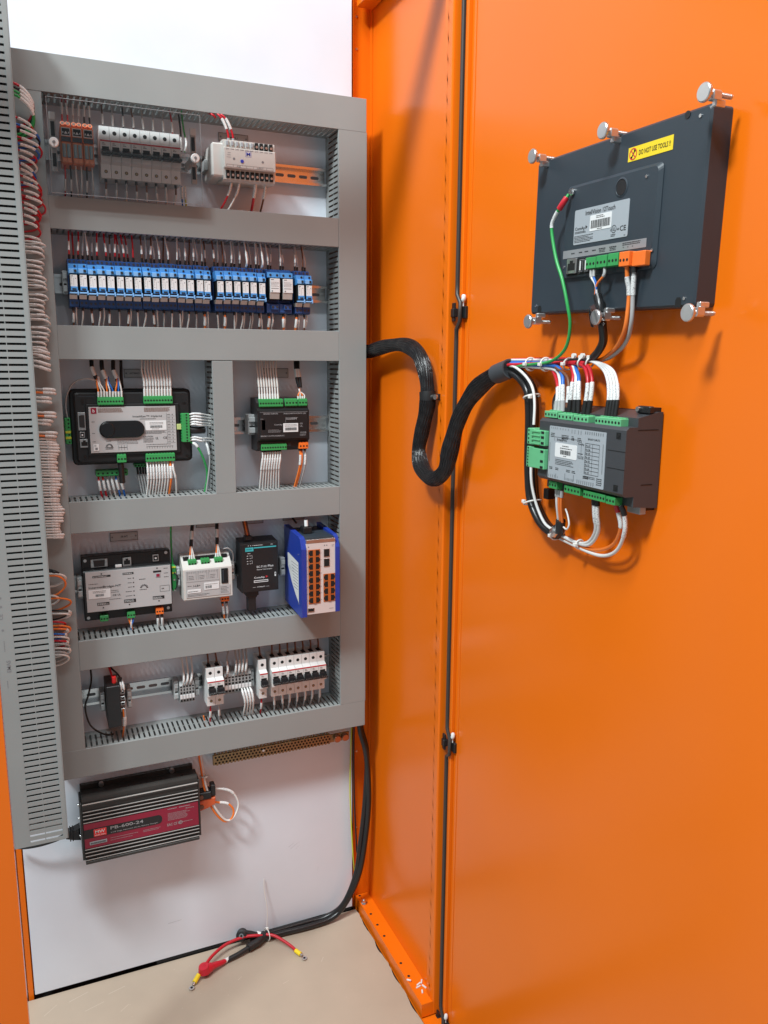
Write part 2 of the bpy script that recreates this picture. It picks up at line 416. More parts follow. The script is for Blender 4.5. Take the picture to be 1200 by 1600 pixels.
# floor plate with a slightly wavy cut edge and a black sheet beneath painting the shade of the gap
edge = []
for i in range(40):
    y = 76 - i*10; edge.append((658.5 + 1.6*math.sin(i*0.7) + jit(0.8) - (1.5 if 12 < i < 17 else 0), y))
poly = [(-103, 76)] + edge + [(650, -310), (-103, -310)]
MB().prism(poly, -1368, -1365, 'z').build('floor_panel', 'beige_floor', cab)
MB().box(-104, 663, -316, 127, -1388, -1384).box(652, 662, -300, 78, -1383, -1372).build('gap_shade_sheet', 'gap_shade_black', cab)  # black boxes standing in for the shade below the floor edge
MB().box(664.2, 725, -322, 127, -1480, -1372.5, 1).build('base_frame', 'orange_paint', cab)
st = MB()
y = 77.5
for (x0, x1) in ((170, 410), (424, 540), (552, 648)):
    pts = []; n = int((x1-x0)/8)
    for i in range(n+1): pts.append((x0+(x1-x0)*i/n, -1358.5 + jit(1.0)))
    pts2 = [(p[0], -1364.2 + jit(0.5)) for p in reversed(pts)]
    st.prism(pts + pts2, 78.4, 79.6, 'y')
st.build('gap_shade_strip', 'gap_shade_black', cab)  # black strip painting the shade in the gap under the back plate
# faint scuffs and specks on the floor plate and the back plate
sc = MB()
for (x, y, dx, dy) in ((-70, 20, 26, 22), (-75, -30, 24, 20), (-20, 40, 40, 14), (60, 30, 36, 10), (10, 0, 40, 12), (80, -30, 18, 14), (330, -40, 10, 6), (420, -90, 14, 4), (520, -60, 9, 12)):
    sc.add([(x, y, -1364.7), (x+dx, y+dy, -1364.7), (x+dx+.4, y+dy-1.0, -1364.7), (x+.6, y-1.2, -1364.7)], [(0,1,2,3)])
for i in range(70):
    x, y, q = random.uniform(-90, 640), random.uniform(-200, 60), random.uniform(.5, 1.6)
    sc.add([(x, y, -1364.7), (x+q*1.6, y+q*.4, -1364.7), (x+q, y+q*1.3, -1364.7)], [(0,1,2)])
sc.build('scuff', 'floor_scuff', cab, kind='stuff')
ps = MB()
for (x, z, dx, dz) in ((487, -1150, 14, 8), (492, -1156, 22, 14), (505, -1160, 9, 9), (200, -1270, 30, 1.5), (560, -1240, 1, 18)):
    ps.add([(x, 79.8, z), (x+dx, 79.8, z+dz), (x+dx+.3, 79.8, z+dz+.5), (x+.1, 79.8, z+.7)], [(0,1,2,3)])
ps.build('scratch', 'label_silver', cab, kind='stuff')
# the open door, hinged on the right front post
dr = MB().box(XD, XD+1.8, -1160, -319, -1372, 790, 0.5)
dr.prism([(XD+1, -318), (706, -318), (705, -317), (705, -310), (706.4, -310), (706.4, -316.4), (XD+1.8, -316.4)], -1372, 790, 'z')
dr.box(XD-18, XD-0.2, -1160, -1158, -1372, 790)
door = dr.build('door', 'orange_paint', cab)
MB().box(XD-1.2, XD-0.1, -334, -327, -1360, 780, 0.4).build('door_stiffener', 'orange_paint', door)
# hinges
HZ = (86, -742, -1376)
def seal_path():
    P = [(704, -302, 798)]
    for z in HZ:
        P += [(704, -302, z+52), (704, -302, z+30), (700.6, -320.5, z+15), (700.6, -320.5, z-17), (704, -302, z-30), (704, -302, z-52)]
    return P
SP = [Vector(p) for p in seal_path()]
MB().tube(SP, 3.7, 10).build('door_seal', 'seal_rubber', cab)
for i, z in enumerate(HZ):
    h = MB().box(696, 706, -304, -293, z-9, z+6, 1.2).box(698.5, 702.5, -302, -293, z-16.5, z+16, 0.8)
    hg = h.build('hinge', 'black_plastic', cab)
    MB().box(705, 711, -331, -318.6, z-12, z+9, 1).build('hinge_leaf', 'black_plastic', hg)
    MB().tube([(705, -324, z+9), (705, -324, z+16), (704.5, -324, z+17), (704.5, -324, z+20), (705, -324.5, z+22), (705, -324.5, z+27), (705, -324.5, z+29)], lambda t: 1.2 if t < .25 else (2.6 if t < .5 else (4 if t < .9 else 2.5)), 12).build('hinge_pin', 'white_plastic', hg)

# little white offcuts lying on the bottom rail
OFF = ('nearest the cabinet back', 'flat beside the longest ones', 'leaning towards the side wall', 'closest to the corner post', 'last before the front post', 'by itself on the inner lip')
for oi, (x, y, L, a) in enumerate(((684, -236, 11, 20), (680, -243, 11, 10), (693, -232, 12, 60), (692, -247, 12, 115), (682, -258, 9, 70), (668, -220, 10, -50))):
    a = math.radians(a); dx, dy = L/2*math.cos(a), L/2*math.sin(a); zz = -1337.4 if x > 669 else -1335
    solo(MB().box(-L/2, L/2, -1.6, 1.6, -1.4, 1.4, 0.5), 'marker_offcut', 'white_plastic', 'small white offcut on the orange bottom rail, ' + OFF[oi], 'offcut', (0, 0, 0), group='white offcuts on the bottom rail').location = (x*K, y*K, (zz-1.0)*K)
    bpy.context.scene.collection.objects[-1].rotation_euler = (0, jit(0.2), a)

# ------------------------------------------------------------------ slotted cable ducts
DUCT_N = [0]
def duct(label, x0, x1, z0, z1, orient, walls=(1, 1), y0=0.0, y1=80.0, pitch=10.4, ends=None, lid_cut=(0, 0)):
    root = thing('cable_duct', label, 'cable duct', ((x0+x1)/2, y1, z0), group='grey slotted cable ducts')
    a0, a1 = (x0, x1) if orient == 'h' else (z0, z1)
    b0, b1 = (z0, z1) if orient == 'h' else (x0, x1)
    ex = ends or (a0, a1)
    def B(mb, a, b, c0, c1, y_0, y_1, ch=0):
        if orient == 'h': mb.box(a, b, y_0, y_1, c0, c1, ch)
        else: mb.box(c0, c1, y_0, y_1, a, b, ch)
    base = MB(); B(base, a0, a1, b0+1.7, b1-1.7, y1-1.8, y1-0.1)
    base.build('duct_base', 'duct_grey', root)
    for side, on in ((0, walls[0]), (1, walls[1])):
        w = MB(); c0 = b0+0.2 if side == 0 else b1-1.6; c1 = c0+1.4
        if on:
            B(w, a0, a1, c0, c1, y1-17, y1-0.2)
            n = int((ex[1]-ex[0])/pitch); off = (ex[1]-ex[0]-n*pitch)/2
            if ex[0]+off-2 > a0: B(w, a0, ex[0]+off-2, c0, c1, y0+2, y1-17.1)
            if ex[1]-off+2 < a1: B(w, ex[1]-off+2, a1, c0, c1, y0+2, y1-17.1)
            for k in range(n):
                s = ex[0]+off+k*pitch
                B(w, s+1.9, s+pitch-1.9, c0, c1, y0+2, y1-17.05)
                B(w, s-1.9, s+1.9, c0, c1, y0+33.5, y0+35.2)      # break-off web between two fingers
        else: B(w, a0, a1, c0, c1, y0+2, y1-0.2)
        w.build('slotted_wall', 'duct_grey', root)
    lid = MB(); B(lid, a0+0.6+lid_cut[0], a1-0.6-lid_cut[1], b0-0.5, b1+0.5, y0-0.2, y0+1.4, 0.6)
    B(lid, a0+0.4, a1-0.4, b0-0.5, b0+0.15, y0+1.3, y0+6); B(lid, a0+0.4, a1-0.4, b1-0.15, b1+0.5, y0+1.3, y0+6)
    lo = lid.build('duct_cover', 'duct_grey', root)
    lo.location = (jit(.4)*K, -abs(jit(.7))*K, jit(.6)*K)     # lids never sit quite true
    return root
duct('wide grey cable duct running across the very top of the white plate', -14, 652, 452, 514, 'h', ends=(48, 590))
duct('grey cable duct between the row of breakers and the row of blue relays', 46, 592, 227, 282, 'h')
duct('grey cable duct directly under the row of blue relays', 46, 592, -2, 58, 'h')
duct('grey cable duct under the two controllers and above the blue switch', 46, 592, -328, -268, 'h')
duct('grey cable duct under the blue network switch', 46, 592, -604, -544, 'h')
duct('grey cable duct along the bottom, above the dark red charger', -14, 652, -830, -771, 'h', ends=(48, 590))
duct('tall grey cable duct forming the right edge of the frame, beside the orange side wall', 592, 652, -771, 452, 'v', walls=(1, 1))
duct('tall closed grey duct forming the left edge of the frame behind the white wire loops', -14, 46, -771, 452, 'v', walls=(1, 0))
duct('short upright grey duct between the two black controllers', 326, 366, -268, -2, 'v')

# the big duct on the left side wall, its slotted side towards the viewer
big = thing('cable_duct', 'huge grey slotted duct down the left edge, nearest the viewer, with rows of long slots', 'cable duct', (-90, -50, -911), group='grey slotted cable ducts')
def big_wall(y, ya):
    w = MB(); z0, z1, p = -911.5, 585.0, 11.72
    w.box(-90, -63.5, y, ya, z0, z1)
    n = int((z1-z0-8)/p)
    for k in range(n):
        z = z0+9+k*p
        w.box(-63.4, -3.0, y, ya, z+1.9, z+p-1.9)
        w.box(-37.6, -36.2, y+0.1, ya-0.1, z-1.9, z+1.9)
    w.box(-63.4, -3.0, y, ya, z0, z0+7)
    return w
big_wall(-76, -74.4).build('slotted_wall', 'duct_grey', big)
MB().box(-90, 1.5, -31.6, -30, -911.5, 585).build('rear_wall', 'duct_grey', big)  # left unslotted to stop light showing through the front slots
MB().box(-91.5, -90.1, -76, -30, -911, 585).build('duct_base', 'duct_grey', big)
MB().box(1.6, 3.2, -77.2, -28.8, -910, 585, 0.5).box(-6.2, 1.5, -77.3, -76.3, -910, 585, 0.3).box(-6, 1.5, -29.6, -28.8, -910, 585).build('duct_cover', 'duct_grey', big)
pr = MB()
pr.text('CE', -78, -460, 6.5, -76.25, up=True); pr.text('EMAS', -72, -560, 7, -76.25, up=True)
for z in (-420, -436, -480): pr.disc(-80, -76.25, z, 2.2)
for (z, h) in ((-395, 16), (-350, 22), (-300, 12), (-520, 20), (-590, 14)):
    zz = z
    while zz < z+h: pr.quad(-80, -78.8, -76.25, zz, zz+2.2); zz += 3
pr.build('lettering', 'ink_grey', big)
# black tubes added inside the big duct to darken its slots
bc = MB()
for k in range(9):
    x = -82 + k*9.4
    bc.tube(catmull([(x+jit(3), -52+jit(8), 565-q*180) for q in range(9)], 3), random.choice((4.2, 5, 6)), 6)
bc.build('slot_darkener', 'wire_black', big, kind='stuff')
# ------------------------------------------------------------------ DIN rails
def rail(label, x0, x1, zc, yf=65.0):
    t = MB(); h = 17.5
    prof = [(yf, -h), (yf, -h+4.5), (79.6, -h+4.5), (79.6, h-4.5), (yf, h-4.5), (yf, h), (yf+1.1, h), (yf+1.1, h-3.4), (78.4, h-3.4)]
    t.box(x0, x1, yf, yf+1.1, zc-h, zc-h+5); t.box(x0, x1, yf, yf+1.1, zc+h-5, zc+h)
    t.box(x0, x1, yf+1.15, 78.4, zc-h+4.2, zc-h+5.3); t.box(x0, x1, yf+1.15, 78.4, zc+h-5.3, zc+h-4.2)
    t.box(x0, x1, 78.5, 79.7, zc-h+4, zc+h-4)
    o = solo(t, 'din_rail', 'steel', label, 'rail', ((x0+x1)/2, 79.7, zc), group='steel mounting rails')
    s = MB(); x = x0+18
    while x < x1-14:
        s.prism(rrect(x-9, x+9, zc-3.1, zc+3.1, 3.0, 3), 78.3, 78.45, 'y'); x += 25
    s.build('slot', 'ink_grey', o, kind='stuff')
    return o
rail('shiny steel rail in the top row, carrying breakers and the white transducer', 49, 589, 372)
rail('steel rail behind the row of blue relays', 49, 589, 137)
rail('steel rail either side of the small black controller module with orange connector', 368, 590, -137)
rail('steel rail carrying the bridge module, white module and black converter', 49, 560, -445)
rail('steel rail in the lowest row with small breakers and terminals', 49, 589, -689)

def end_stop(x, zc, label, w=9, y0=38):
    t = thing('end_stop', label, 'end stop', (x, 65, zc), group='grey end stops on the rails')
    MB().box(x-w/2, x+w/2, y0, 64.8, zc-21, zc+21, 1.2).box(x-w/2+1, x+w/2-1, y0-4, y0-0.1, zc+6, zc+16, 0.8).box(x-w/2+1, x+w/2-1, y0-4, y0-0.1, zc-17, zc-6, 0.8).build('body', 'stop_grey', t)
    MB().cyl((x, y0-0.6, zc+1), (x, y0+0.4, zc+1), 2.8, 10).build('clamp_screw', 'dull_steel', t)
    MB().quad(x-w/2+2, x+w/2-2, y0-0.25, zc-5, zc-2).build('slot', 'hole_black', t)
    return t

# ------------------------------------------------------------------ circuit breakers
def breaker(x, zb, zt, y0, label, group, stripe=True, up=True):
    s = (zt-zb)/88.0; Z = lambda q: zb + q*s; w = 17.7; a, b = x+0.25, x+w-0.25
    t = thing('circuit_breaker', label, 'circuit breaker', (x+w/2, 62, zb), group=group)
    f = y0+12
    upper = [(62, Z(88)), (f, Z(88)), (f, Z(66)), (y0, Z(62)), (y0, Z(44)), (62, Z(44))]
    lower = [(62, Z(43.8)), (y0, Z(43.8)), (y0, Z(27)), (f, Z(23)), (f, Z(0)), (62, Z(0))]
    MB().prism(upper, a, b, 'x').build('upper_body', 'white_plastic', t)
    MB().prism(lower, a, b, 'x').build('lower_body', 'white_plastic', t)
    MB().box(a, b, y0-0.3, y0+0.5, Z(59.3), Z(61.9)).build('red_line', 'red_stripe', t)
    cx = x+w/2
    MB().disc(cx, f-0.2, Z(77), 3.6, 12).disc(cx, f-0.2, Z(11), 3.0, 12).build('screw_hole', 'hole_black', t, kind='stuff')
    MB().cyl((cx, f-0.1, Z(11)), (cx, f-0.5, Z(11)), 2.0, 8).build('screw', 'brass', t)
    # toggle well and toggle
    MB().box(a+2.6, b-2.6, y0-0.35, y0+0.3, Z(36), Z(51)).build('toggle_well', 'hole_black', t)
    h = MB().prism([(y0-0.4, Z(46.5)), (y0-0.4, Z(35)), (y0-13, Z(35.5)), (y0-14, Z(38)), (y0-12, Z(40.5))], a+1.2, b-1.2, 'x').box(a-0.1, b+0.1, y0-13.5, y0-9, Z(35.2), Z(39.5), 0.8)
    h.build('toggle', 'black_gloss', t)
    p = MB().quad(a+3, a+9, y0-0.25, Z(53.8), Z(55)).quad(a+3, a+7, y0-0.25, Z(56.2), Z(57.2)); p.build('print', 'ink_grey', t)
    MB().box(cx-4.5, cx+4.5, 24, 40, Z(88)+0.05, Z(88)+0.4).build('wire_entry', 'hole_black', t)
    return t
POS = ['first', 'second', 'third', 'fourth', 'fifth', 'sixth', 'seventh', 'eighth']
for i in range(8):
    breaker(138.5+i*17.75, 322, 410, 0, '%s white breaker from the left in the top row of eight behind the clear cover' % POS[i], 'white breakers behind the clear cover')
for i in range(2):
    breaker(294+i*17.9, -728, -644, 2, '%s breaker of the pair left of the small terminal row in the lowest row' % ('left', 'right')[i], 'breakers in the lowest row')
breaker(407, -730, -642, 2, 'single white breaker standing alone between terminals and the row of seven', 'breakers in the lowest row')
for i in range(7):
    breaker(434+i*17.85, -730, -642, 2, '%s white breaker from the left in the lowest row of seven' % POS[i], 'breakers in the lowest row')

# ------------------------------------------------------------------ top row: fuse terminals, clear cover, transducer
for i in range(3):
    x = 73.5+i*18.6
    t = thing('fuse_terminal', '%s orange fuse terminal from the left beside the eight breakers' % POS[i], 'terminal', (x+9, 62, 340), group='orange fuse terminals')
    MB().box(x, x+18, 14, 62, 341, 403, 1).box(x, x+18, 8, 13.9, 376, 401, 0.8).build('body', 'orange_plastic', t)
    tops = MB()
    for q in (4.6, 13.2): tops.cyl((x+q, 20, 403), (x+q, 12, 407), 4.2, 12)
    tops.build('wire_funnel', 'orange_plastic', t)
    hol = MB()
    for q in (4.6, 13.2): hol.cyl((x+q, 12.1, 407.2), (x+q, 11.6, 407.4), 2.6, 10)
    hol.build('funnel_hole', 'wire_brown', t)
    MB().box(x+1.5, x+16.5, 6.6, 7.9, 385, 399, 0.4).build('window_frame', 'sleeve_white', t)
    w = MB().box(x+2.6, x+15.4, 6, 6.5, 386.5, 397.5).build('window', 'hole_black', t)
    MB().add([(x+6,5.7,388.5),(x+12,5.7,388.5),(x+9,5.7,393)], [(0,1,2)]).quad(x+3.4, x+5, 5.7, 389, 392).quad(x+13, x+14.6, 5.7, 389, 392).build('print', 'ink_white', w)
    MB().box(x+1, x+17, 7.2, 13.9, 376.3, 384).build('dark_band', 'panel_grey', t)
    MB().box(x+0.8, x+17.2, 10, 13.9, 341.5, 375.5, 0.5).build('amber_front', 'amber_clear', t)
    for q in (5.2, 12.8):
        MB().cyl((x+q, 8.5, 350), (x+q, 8.5, 372), 3.1, 10).build('glass_fuse', 'fuse_glass', t)
        MB().box(x+q-3.5, x+q+3.5, 5, 9.9, 341.8, 348.5, 0.6).build('lever', 'amber_clear', t)
cov = thing('clear_cover', 'clear plastic shield in front of the eight breakers, on two round white thumbscrews', 'cover', (182, -17, 282), group=None)
MB().box(53, 314, -16.5, -14.5, 284, 440).build('sheet', 'clear_plastic', cov)
fr = MB()
for a in ((53, 314, 439.5, 440.1), (53, 314, 283.9, 284.5), (52.7, 53.2, 284, 440), (313.8, 314.3, 284, 440)): fr.box(a[0], a[1], -16.9, -14.1, a[2], a[3])
fr.build('sheet_edge', 'ink_silver', cov)
for x, z in ((61, 366), (302.5, 364)):
    b = MB().cyl((x, -17, z), (x, -22, z), 8.0, 22).cyl((x, -22, z), (x, -23.5, z), 8.0, 22, r1=6.8)
    k = b.build('thumbscrew', 'sleeve_white', cov)
    MB().cyl((x, -23.6, z), (x, -24.2, z), 2.6, 10).quad(x-0.5, x+0.5, -23.9, z-7, z-2.5).build('slot', 'ink_grey', k)
    MB().box(x-4, x+4, -14, 64, 360, 372, 0.5).box(x-5, x+5, -4, 0, 322, 420, 0.8).build('bracket', 'stop_grey', cov)
    MB().box(x-3.2, x+3.2, -4.4, -4.05, 380, 404).box(x-3.2, x+3.2, -4.4, -4.05, 330, 352).build('bracket_slot', 'hole_black', cov)
    MB().box(x-5.2, x+5.2, -5.5, -4.1, 407, 419, 0.6).build('bracket_tip', 'white_plastic', cov)

tr = thing('transducer', 'cream measuring transducer with a small blue M and two rows of screw terminals', 'transducer', (412, 64, 338))
MB().box(340, 461, 8, 86, 344, 405, 3).prism([(86, 344), (20, 338), (6, 340), (6, 411), (26, 412), (86, 405)], 361, 462, 'x').build('body', 'cream_plastic', tr)
MB().box(361, 462, -2, 5.9, 359, 396, 1.2).build('front_panel', 'cream_plastic', tr)
q = MB().text('M', 408, 383.6, 6.6, -2.25, 7.6, mi=1, al='c')
q.disc(380, -2.25, 376, 2.4).disc(436, -2.25, 375, 2.4)
q.cyl((395.5, -2.1, 373), (395.5, -3, 373), 3.2, 14, mi=1)
for i in range(3): q.quad(366+i, 374, -2.25, 380+i*4-2, 380.6+i*4-2)
for i in range(10): q.quad(365+i*9.4, 365.7+i*9.4, -2.25, 391, 394.5); q.quad(366.5+i*9.4, 371+i*9.4, -2.25, 392.3, 393.4)
q.quad(365, 456, -2.25, 365.2, 365.7); q.quad(365, 456, -2.25, 361, 361.5)
for i in range(8): q.quad(365+i*13, 365.5+i*13, -2.25, 361, 365.5)
q.text('AUX', 385, 362, 2.4, -2.25).text('OUTPUT', 424, 362, 2.4, -2.25)
for a, b in ((402.4, 413.6),): q.quad(a, b, -2.2, 391.9, 392.3, 1); q.quad(a, b, -2.2, 381.7, 382.1, 1); q.quad(a, a+.4, -2.2, 382, 392, 1); q.quad(b-.4, b, -2.2, 382, 392, 1)
q.build('lettering', ['ink_grey', 'ink_blue'], tr)
for row, (z0, z1) in enumerate(((397.5, 410), (342, 356))):
    for i in range(10):
        x = 365.5+i*9.5
        lid = row == 0 and i < 6
        MB().box(x, x+6.6, 2.5, 5.9, z0, z1, 0.5).build('terminal_well', 'cream_plastic' if lid else 'hole_black', tr)
        if not lid: MB().cyl((x+3.3, 2.4, (z0+z1)/2-1.5), (x+3.3, 1.4, (z0+z1)/2-1.5), 2.4, 8).build('screw', 'dull_steel', tr)
        else: MB().box(x+0.8, x+5.8, 0.8, 2.4, z0+2.5, z1-2, 0.8).build('clear_cap', 'label_silver', tr)
MB().box(334, 340, 50, 86, 362, 382, 1).build('rail_foot', 'stop_grey', tr)
tr.location = ((412-6.5)*K, (64-23)*K, (338-6)*K); tr.scale = (0.984, 0.984, 0.984)

def nameplate(x0, x1, z0, z1, label, txt=None, y=79.0):
    t = thing('nameplate', label, 'nameplate', ((x0+x1)/2, 80, z0), group='engraved nameplates on the back plate')
    MB().box(x0, x1, y-1.2, y+0.9, z0, z1, 0.3).build('plate', 'label_grey', t)
    p = MB()
    for a in ((x0+0.6, x1-0.6, z1-1.2, z1-0.6), (x0+0.6, x1-0.6, z0+0.6, z0+1.2), (x0+0.6, x0+1.2, z0, z1), (x1-1.2, x1-0.6, z0, z1)): p.quad(a[0], a[1], y-1.4, a[2], a[3])
    if txt: p.text(txt, (x0+x1)/2, (z0+z1)/2-1.8, 3.8, y-1.4, al='c')
    p.build('lettering', 'ink_black', t)
    for x in (x0+4.5, x1-4.5): MB().cyl((x, y-1.3, (z0+z1)/2), (x, y-2, (z0+z1)/2), 1.9, 10).build('screw', 'ink_grey', t)
nameplate(368, 428, 424, 440, 'nameplate above the cream transducer in the top row', '-MESR 1')
nameplate(166, 207, -37, -20, 'nameplate above the large black controller with the grey face', '-HYBRID')
nameplate(446, 504, -38, -18, 'nameplate above the small black controller module', '-IM')
nameplate(122, 177, -367, -349, 'nameplate above the grey bridge module in the fourth row', '-IB-NT')
nameplate(296, 344, -352, -334, 'nameplate above the white module with green connectors', '-I-LB+')
nameplate(396, 442, -352, -334, 'nameplate above the black converter', '-ACTIVE 1+')
nameplate(486, 536, -350, -334, 'nameplate above the blue network switch', '-SWITCH 1+')

# ------------------------------------------------------------------ blue relays
def relay_proto(x, label):
    w = 15.9; a, b = x+0.2, x+w-0.2
    t = thing('relay', label, 'relay', (x+w/2, 65, 92), group='slim blue relays')
    MB().prism([(65, 92), (12, 92), (8, 94), (8, 106), (22, 108), (22, 166), (14, 168), (14, 176), (20, 178), (65, 178)], a, b, 'x').build('socket', 'navy_plastic', t)
    MB().prism([(22, 149), (-4, 149), (-8, 152), (-8, 158), (-2, 160), (-2, 167.5), (22, 167.5)], a, b, 'x').build('blue_top', 'blue_plastic', t)
    MB().box(a+0.8, b-6.5, -9.3, -8.1, 150.5, 158, 0.4).build('pale_tab', 'sky_plastic', t)
    MB().cyl((b-4, -8.1, 155), (b-4, -8.8, 155), 2.3, 10).cyl((b-4.5, -2.1, 163.5), (b-4.5, -2.8, 163.5), 2.1, 10).build('screw', 'ink_black', t)
    MB().box(a+1.2, b-1.2, -8, 22, 117, 148.8, 0.5).build('relay_body', 'ink_black', t)
    f = MB().box(a+2.2, b-1.6, -10, -8.1, 127, 147.5, 0.3).build('front_label', 'label_white', t)
    p = MB().quad(a+3, a+7, -10.25, 144.8, 146).disc(b-4.5, -10.25, 141.5, 0.9, 8)
    for k in range(5): p.quad(a+3.2, a+4.4+jit(0.5), -10.25, 142.5-k*2.8, 143.1-k*2.8)
    for k in range(7): p.quad(b-8.2, b-7.6, -10.25, 129+k*1.9, 130+k*1.9)
    p.build('print', 'ink_grey', f)
    MB().prism([(-8, 120.5), (-11, 120.5), (-11.5, 126.8), (-8, 126.8)], a+2.2, b-1.6, 'x').build('clip_nose', 'blue_plastic', t)
    MB().quad(a+4.5, b-4, -11.8, 121.5, 124).build('clip_slot', 'ink_black', t)
    MB().box(a-0.1, b-2.5, -13, -4, 114.5, 117.2, 0.6).box(b-2.6, b+0.1, -12.2, 10, 112.6, 120, 0.4).build('ejector', 'sky_plastic', t)
    MB().prism([(20, 106.2), (4, 106.2), (-1, 113.5), (20, 113.5)], a, b-2.7, 'x').build('lower_block', 'cream_plastic', t)
    MB().cyl((a+4, 8, 99.5), (a+4, 7.2, 99.5), 2.3, 10).cyl((b-4, 8, 99.5), (b-4, 7.2, 99.5), 2.3, 10).build('screw', 'screw_dark', t)
    MB().cyl((a+4, 17, 173), (a+4, 13.4, 173), 2.4, 10).cyl((b-4, 14, 173), (b-4, 13.4, 173), 2.4, 10).build('screw', 'screw_dark', t)
    MB().box(a+1.5, a+6.5, 26, 38, 178, 178.5).box(b-6.5, b-1.5, 26, 38, 178, 178.5).build('wire_entry', 'hole_black', t)
    return t
def dup(root, dx, label):
    def cp(o, par):
        c = o.copy(); COL.objects.link(c); c.parent = par
        for ch in list(o.children): cp(ch, c)
        return c
    c = cp(root, None); c.location = (root.location.x + (dx+jit(.25))*K, root.location.y + jit(.7)*K, root.location.z + jit(.6)*K); c.rotation_euler = (jit(.006), jit(.006), jit(.01)); c['label'] = label
    return c
R0 = 71.5
rp0 = relay_proto(R0, 'first slim blue relay at the left end of the long block of sixteen')
for i in range(1, 16): dup(rp0, i*16.05, '%s slim blue relay from the left in the long block of sixteen' % nth(i))
for i in range(6): dup(rp0, 336-R0+i*16.6, '%s slim blue relay from the left in the middle block of six' % nth(i))
for i in range(2): dup(rp0, 499-R0+i*16.4, '%s of the two slim blue relays at the right end of the row' % ('left', 'right')[i])
for i in range(2):
    x = 440+i*26.5; a, b = x+0.3, x+25.8
    t = thing('relay', '%s of the two wider relays with big white faces' % ('left', 'right')[i], 'relay', (x+13, 65, 92), group='wide relays')
    MB().prism([(65, 92), (10, 92), (8, 94), (8, 110), (22, 114), (22, 160), (4, 160), (4, 169), (20, 178), (65, 178)], a, b, 'x').build('socket', 'navy_plastic', t)
    MB().box(a, b, -1, 3.9, 160, 170, 0.6).build('blue_top', 'blue_plastic', t)
    MB().cyl((a+6, -1, 165), (a+6, -1.7, 165), 2.3, 10).cyl((b-6, -1, 165), (b-6, -1.7, 165), 2.3, 10).build('screw', 'ink_black', t)
    MB().box(a+3, b-1, -2, 21.9, 118, 159.5, 0.5).build('relay_body', 'ink_black', t)
    f = MB().box(a+4, b-2, -8, -2.1, 131, 158, 0.6).build('front_label', 'label_white', t)
    MB().quad(a+5, a+11, -8.2, 155, 156.6).lines(a+5, b-4, 152, 142, 4, -8.2, 0.7).quad(a+5, b-5, -8.2, 138.5, 139.6).disc(a+7.5, -8.2, 134, 1.5).build('print', 'ink_grey', f)
    MB().prism([(-2, 131), (-7, 131), (-4, 119), (-2, 119)], a+3.5, b-3, 'x').build('clip_nose', 'lower_grey', t)
    MB().quad(a+8, b-8, -5.4, 125.5, 127.5).build('clip_slot', 'ink_black', t)
    MB().box(a+8, b-2, 4, 7.9, 99, 109, 0.5).build('terminal_block', 'navy_plastic', t)
    MB().cyl((a+11.5, 4, 104), (a+11.5, 3.2, 104), 2.2, 10).cyl((b-5.5, 4, 104), (b-5.5, 3.2, 104), 2.2, 10).build('screw', 'screw_dark', t)
end_stop(66.5, 137, 'dark grey end stop at the left end of the blue relay row', 9, 30)

# ------------------------------------------------------------------ green plug connectors as parts
def plug(par, x0, x1, z0, z1, y0, y1, n, m='green_plastic', teeth='b', vertical=False):
    mb = MB().box(x0, x1, y0, y1, z0, z1, 0.6)
    L = (z1-z0) if vertical else (x1-x0); p = L/n
    hol = MB()
    for i in range(n):
        c = (z0 if vertical else x0)+(i+0.5)*p
        if vertical:
            hol.disc((x0+x1)/2+1.5, y0-0.25, c, min(1.7, p*.32), 10); mb.box(x0-1.2, x0-0.05, y0+1.5, y1-1, c-p*.36, c+p*.36, 0.3)
        else:
            hol.disc(c, y0-0.25, (z0+z1)/2-0.5, min(1.9, p*.34), 10)
            if 't' in teeth: mb.box(c-p*.36, c+p*.36, y0+1.5, y1-1, z1+0.05, z1+1.3, 0.3)
            if 'b' in teeth: mb.box(c-p*.36, c+p*.36, y0+1.5, y1-1, z0-1.3, z0-0.05, 0.3)
    o = mb.build('plug_connector', m, par)
    hol.build('screw_hole', 'hole_black', o, kind='stuff')
    return o
def db9(par, x0, x1, z0, z1, y):
    o = MB().box(x0, x1, y-3, y, z0, z1, 0.6).build('serial_port', 'dull_steel', par)
    v = (z1-z0) > (x1-x0)
    c0, c1 = (z0+5, z1-5) if v else (x0+5, x1-5)
    s = MB()
    if v: s.prism([(x0+2.2, c0+1), (x1-2.2, c0), (x1-2.2, c1), (x0+2.2, c1-1)], y-6, y-3.1, 'y')
    else: s.prism([(c0+1.2, z0+2.2), (c1-1.2, z0+2.2), (c1, z1-2.2), (c0, z1-2.2)], y-6, y-3.1, 'y')
    s.build('port_core', 'ink_black', o)
    e = MB()
    for q in (0, 1):
        if v: e.cyl(((x0+x1)/2, y-3, (z0+2.5, z1-2.5)[q]), ((x0+x1)/2, y-5.5, (z0+2.5, z1-2.5)[q]), 2.1, 6)
        else: e.cyl(((x0+2.6, x1-2.6)[q], y-3, (z0+z1)/2), ((x0+2.6, x1-2.6)[q], y-5.5, (z0+z1)/2), 2.1, 6)
    e.build('hex_screw', 'dull_steel', o)
def rj45(par, x0, x1, z0, z1, y, m='dull_steel', up=False):
    o = MB().box(x0, x1, y-3, y, z0, z1, 0.4).build('network_port', m, par)
    w = x1-x0; h = z1-z0
    P = [(x0+w*.14, z0+h*.2), (x1-w*.14, z0+h*.2), (x1-w*.14, z0+h*.68), (x0+w*.66, z0+h*.68), (x0+w*.66, z0+h*.86), (x0+w*.34, z0+h*.86), (x0+w*.34, z0+h*.68), (x0+w*.14, z0+h*.68)]
    MB().prism(P, y-3.3, y-3.05, 'y').build('port_opening', 'hole_black', o)
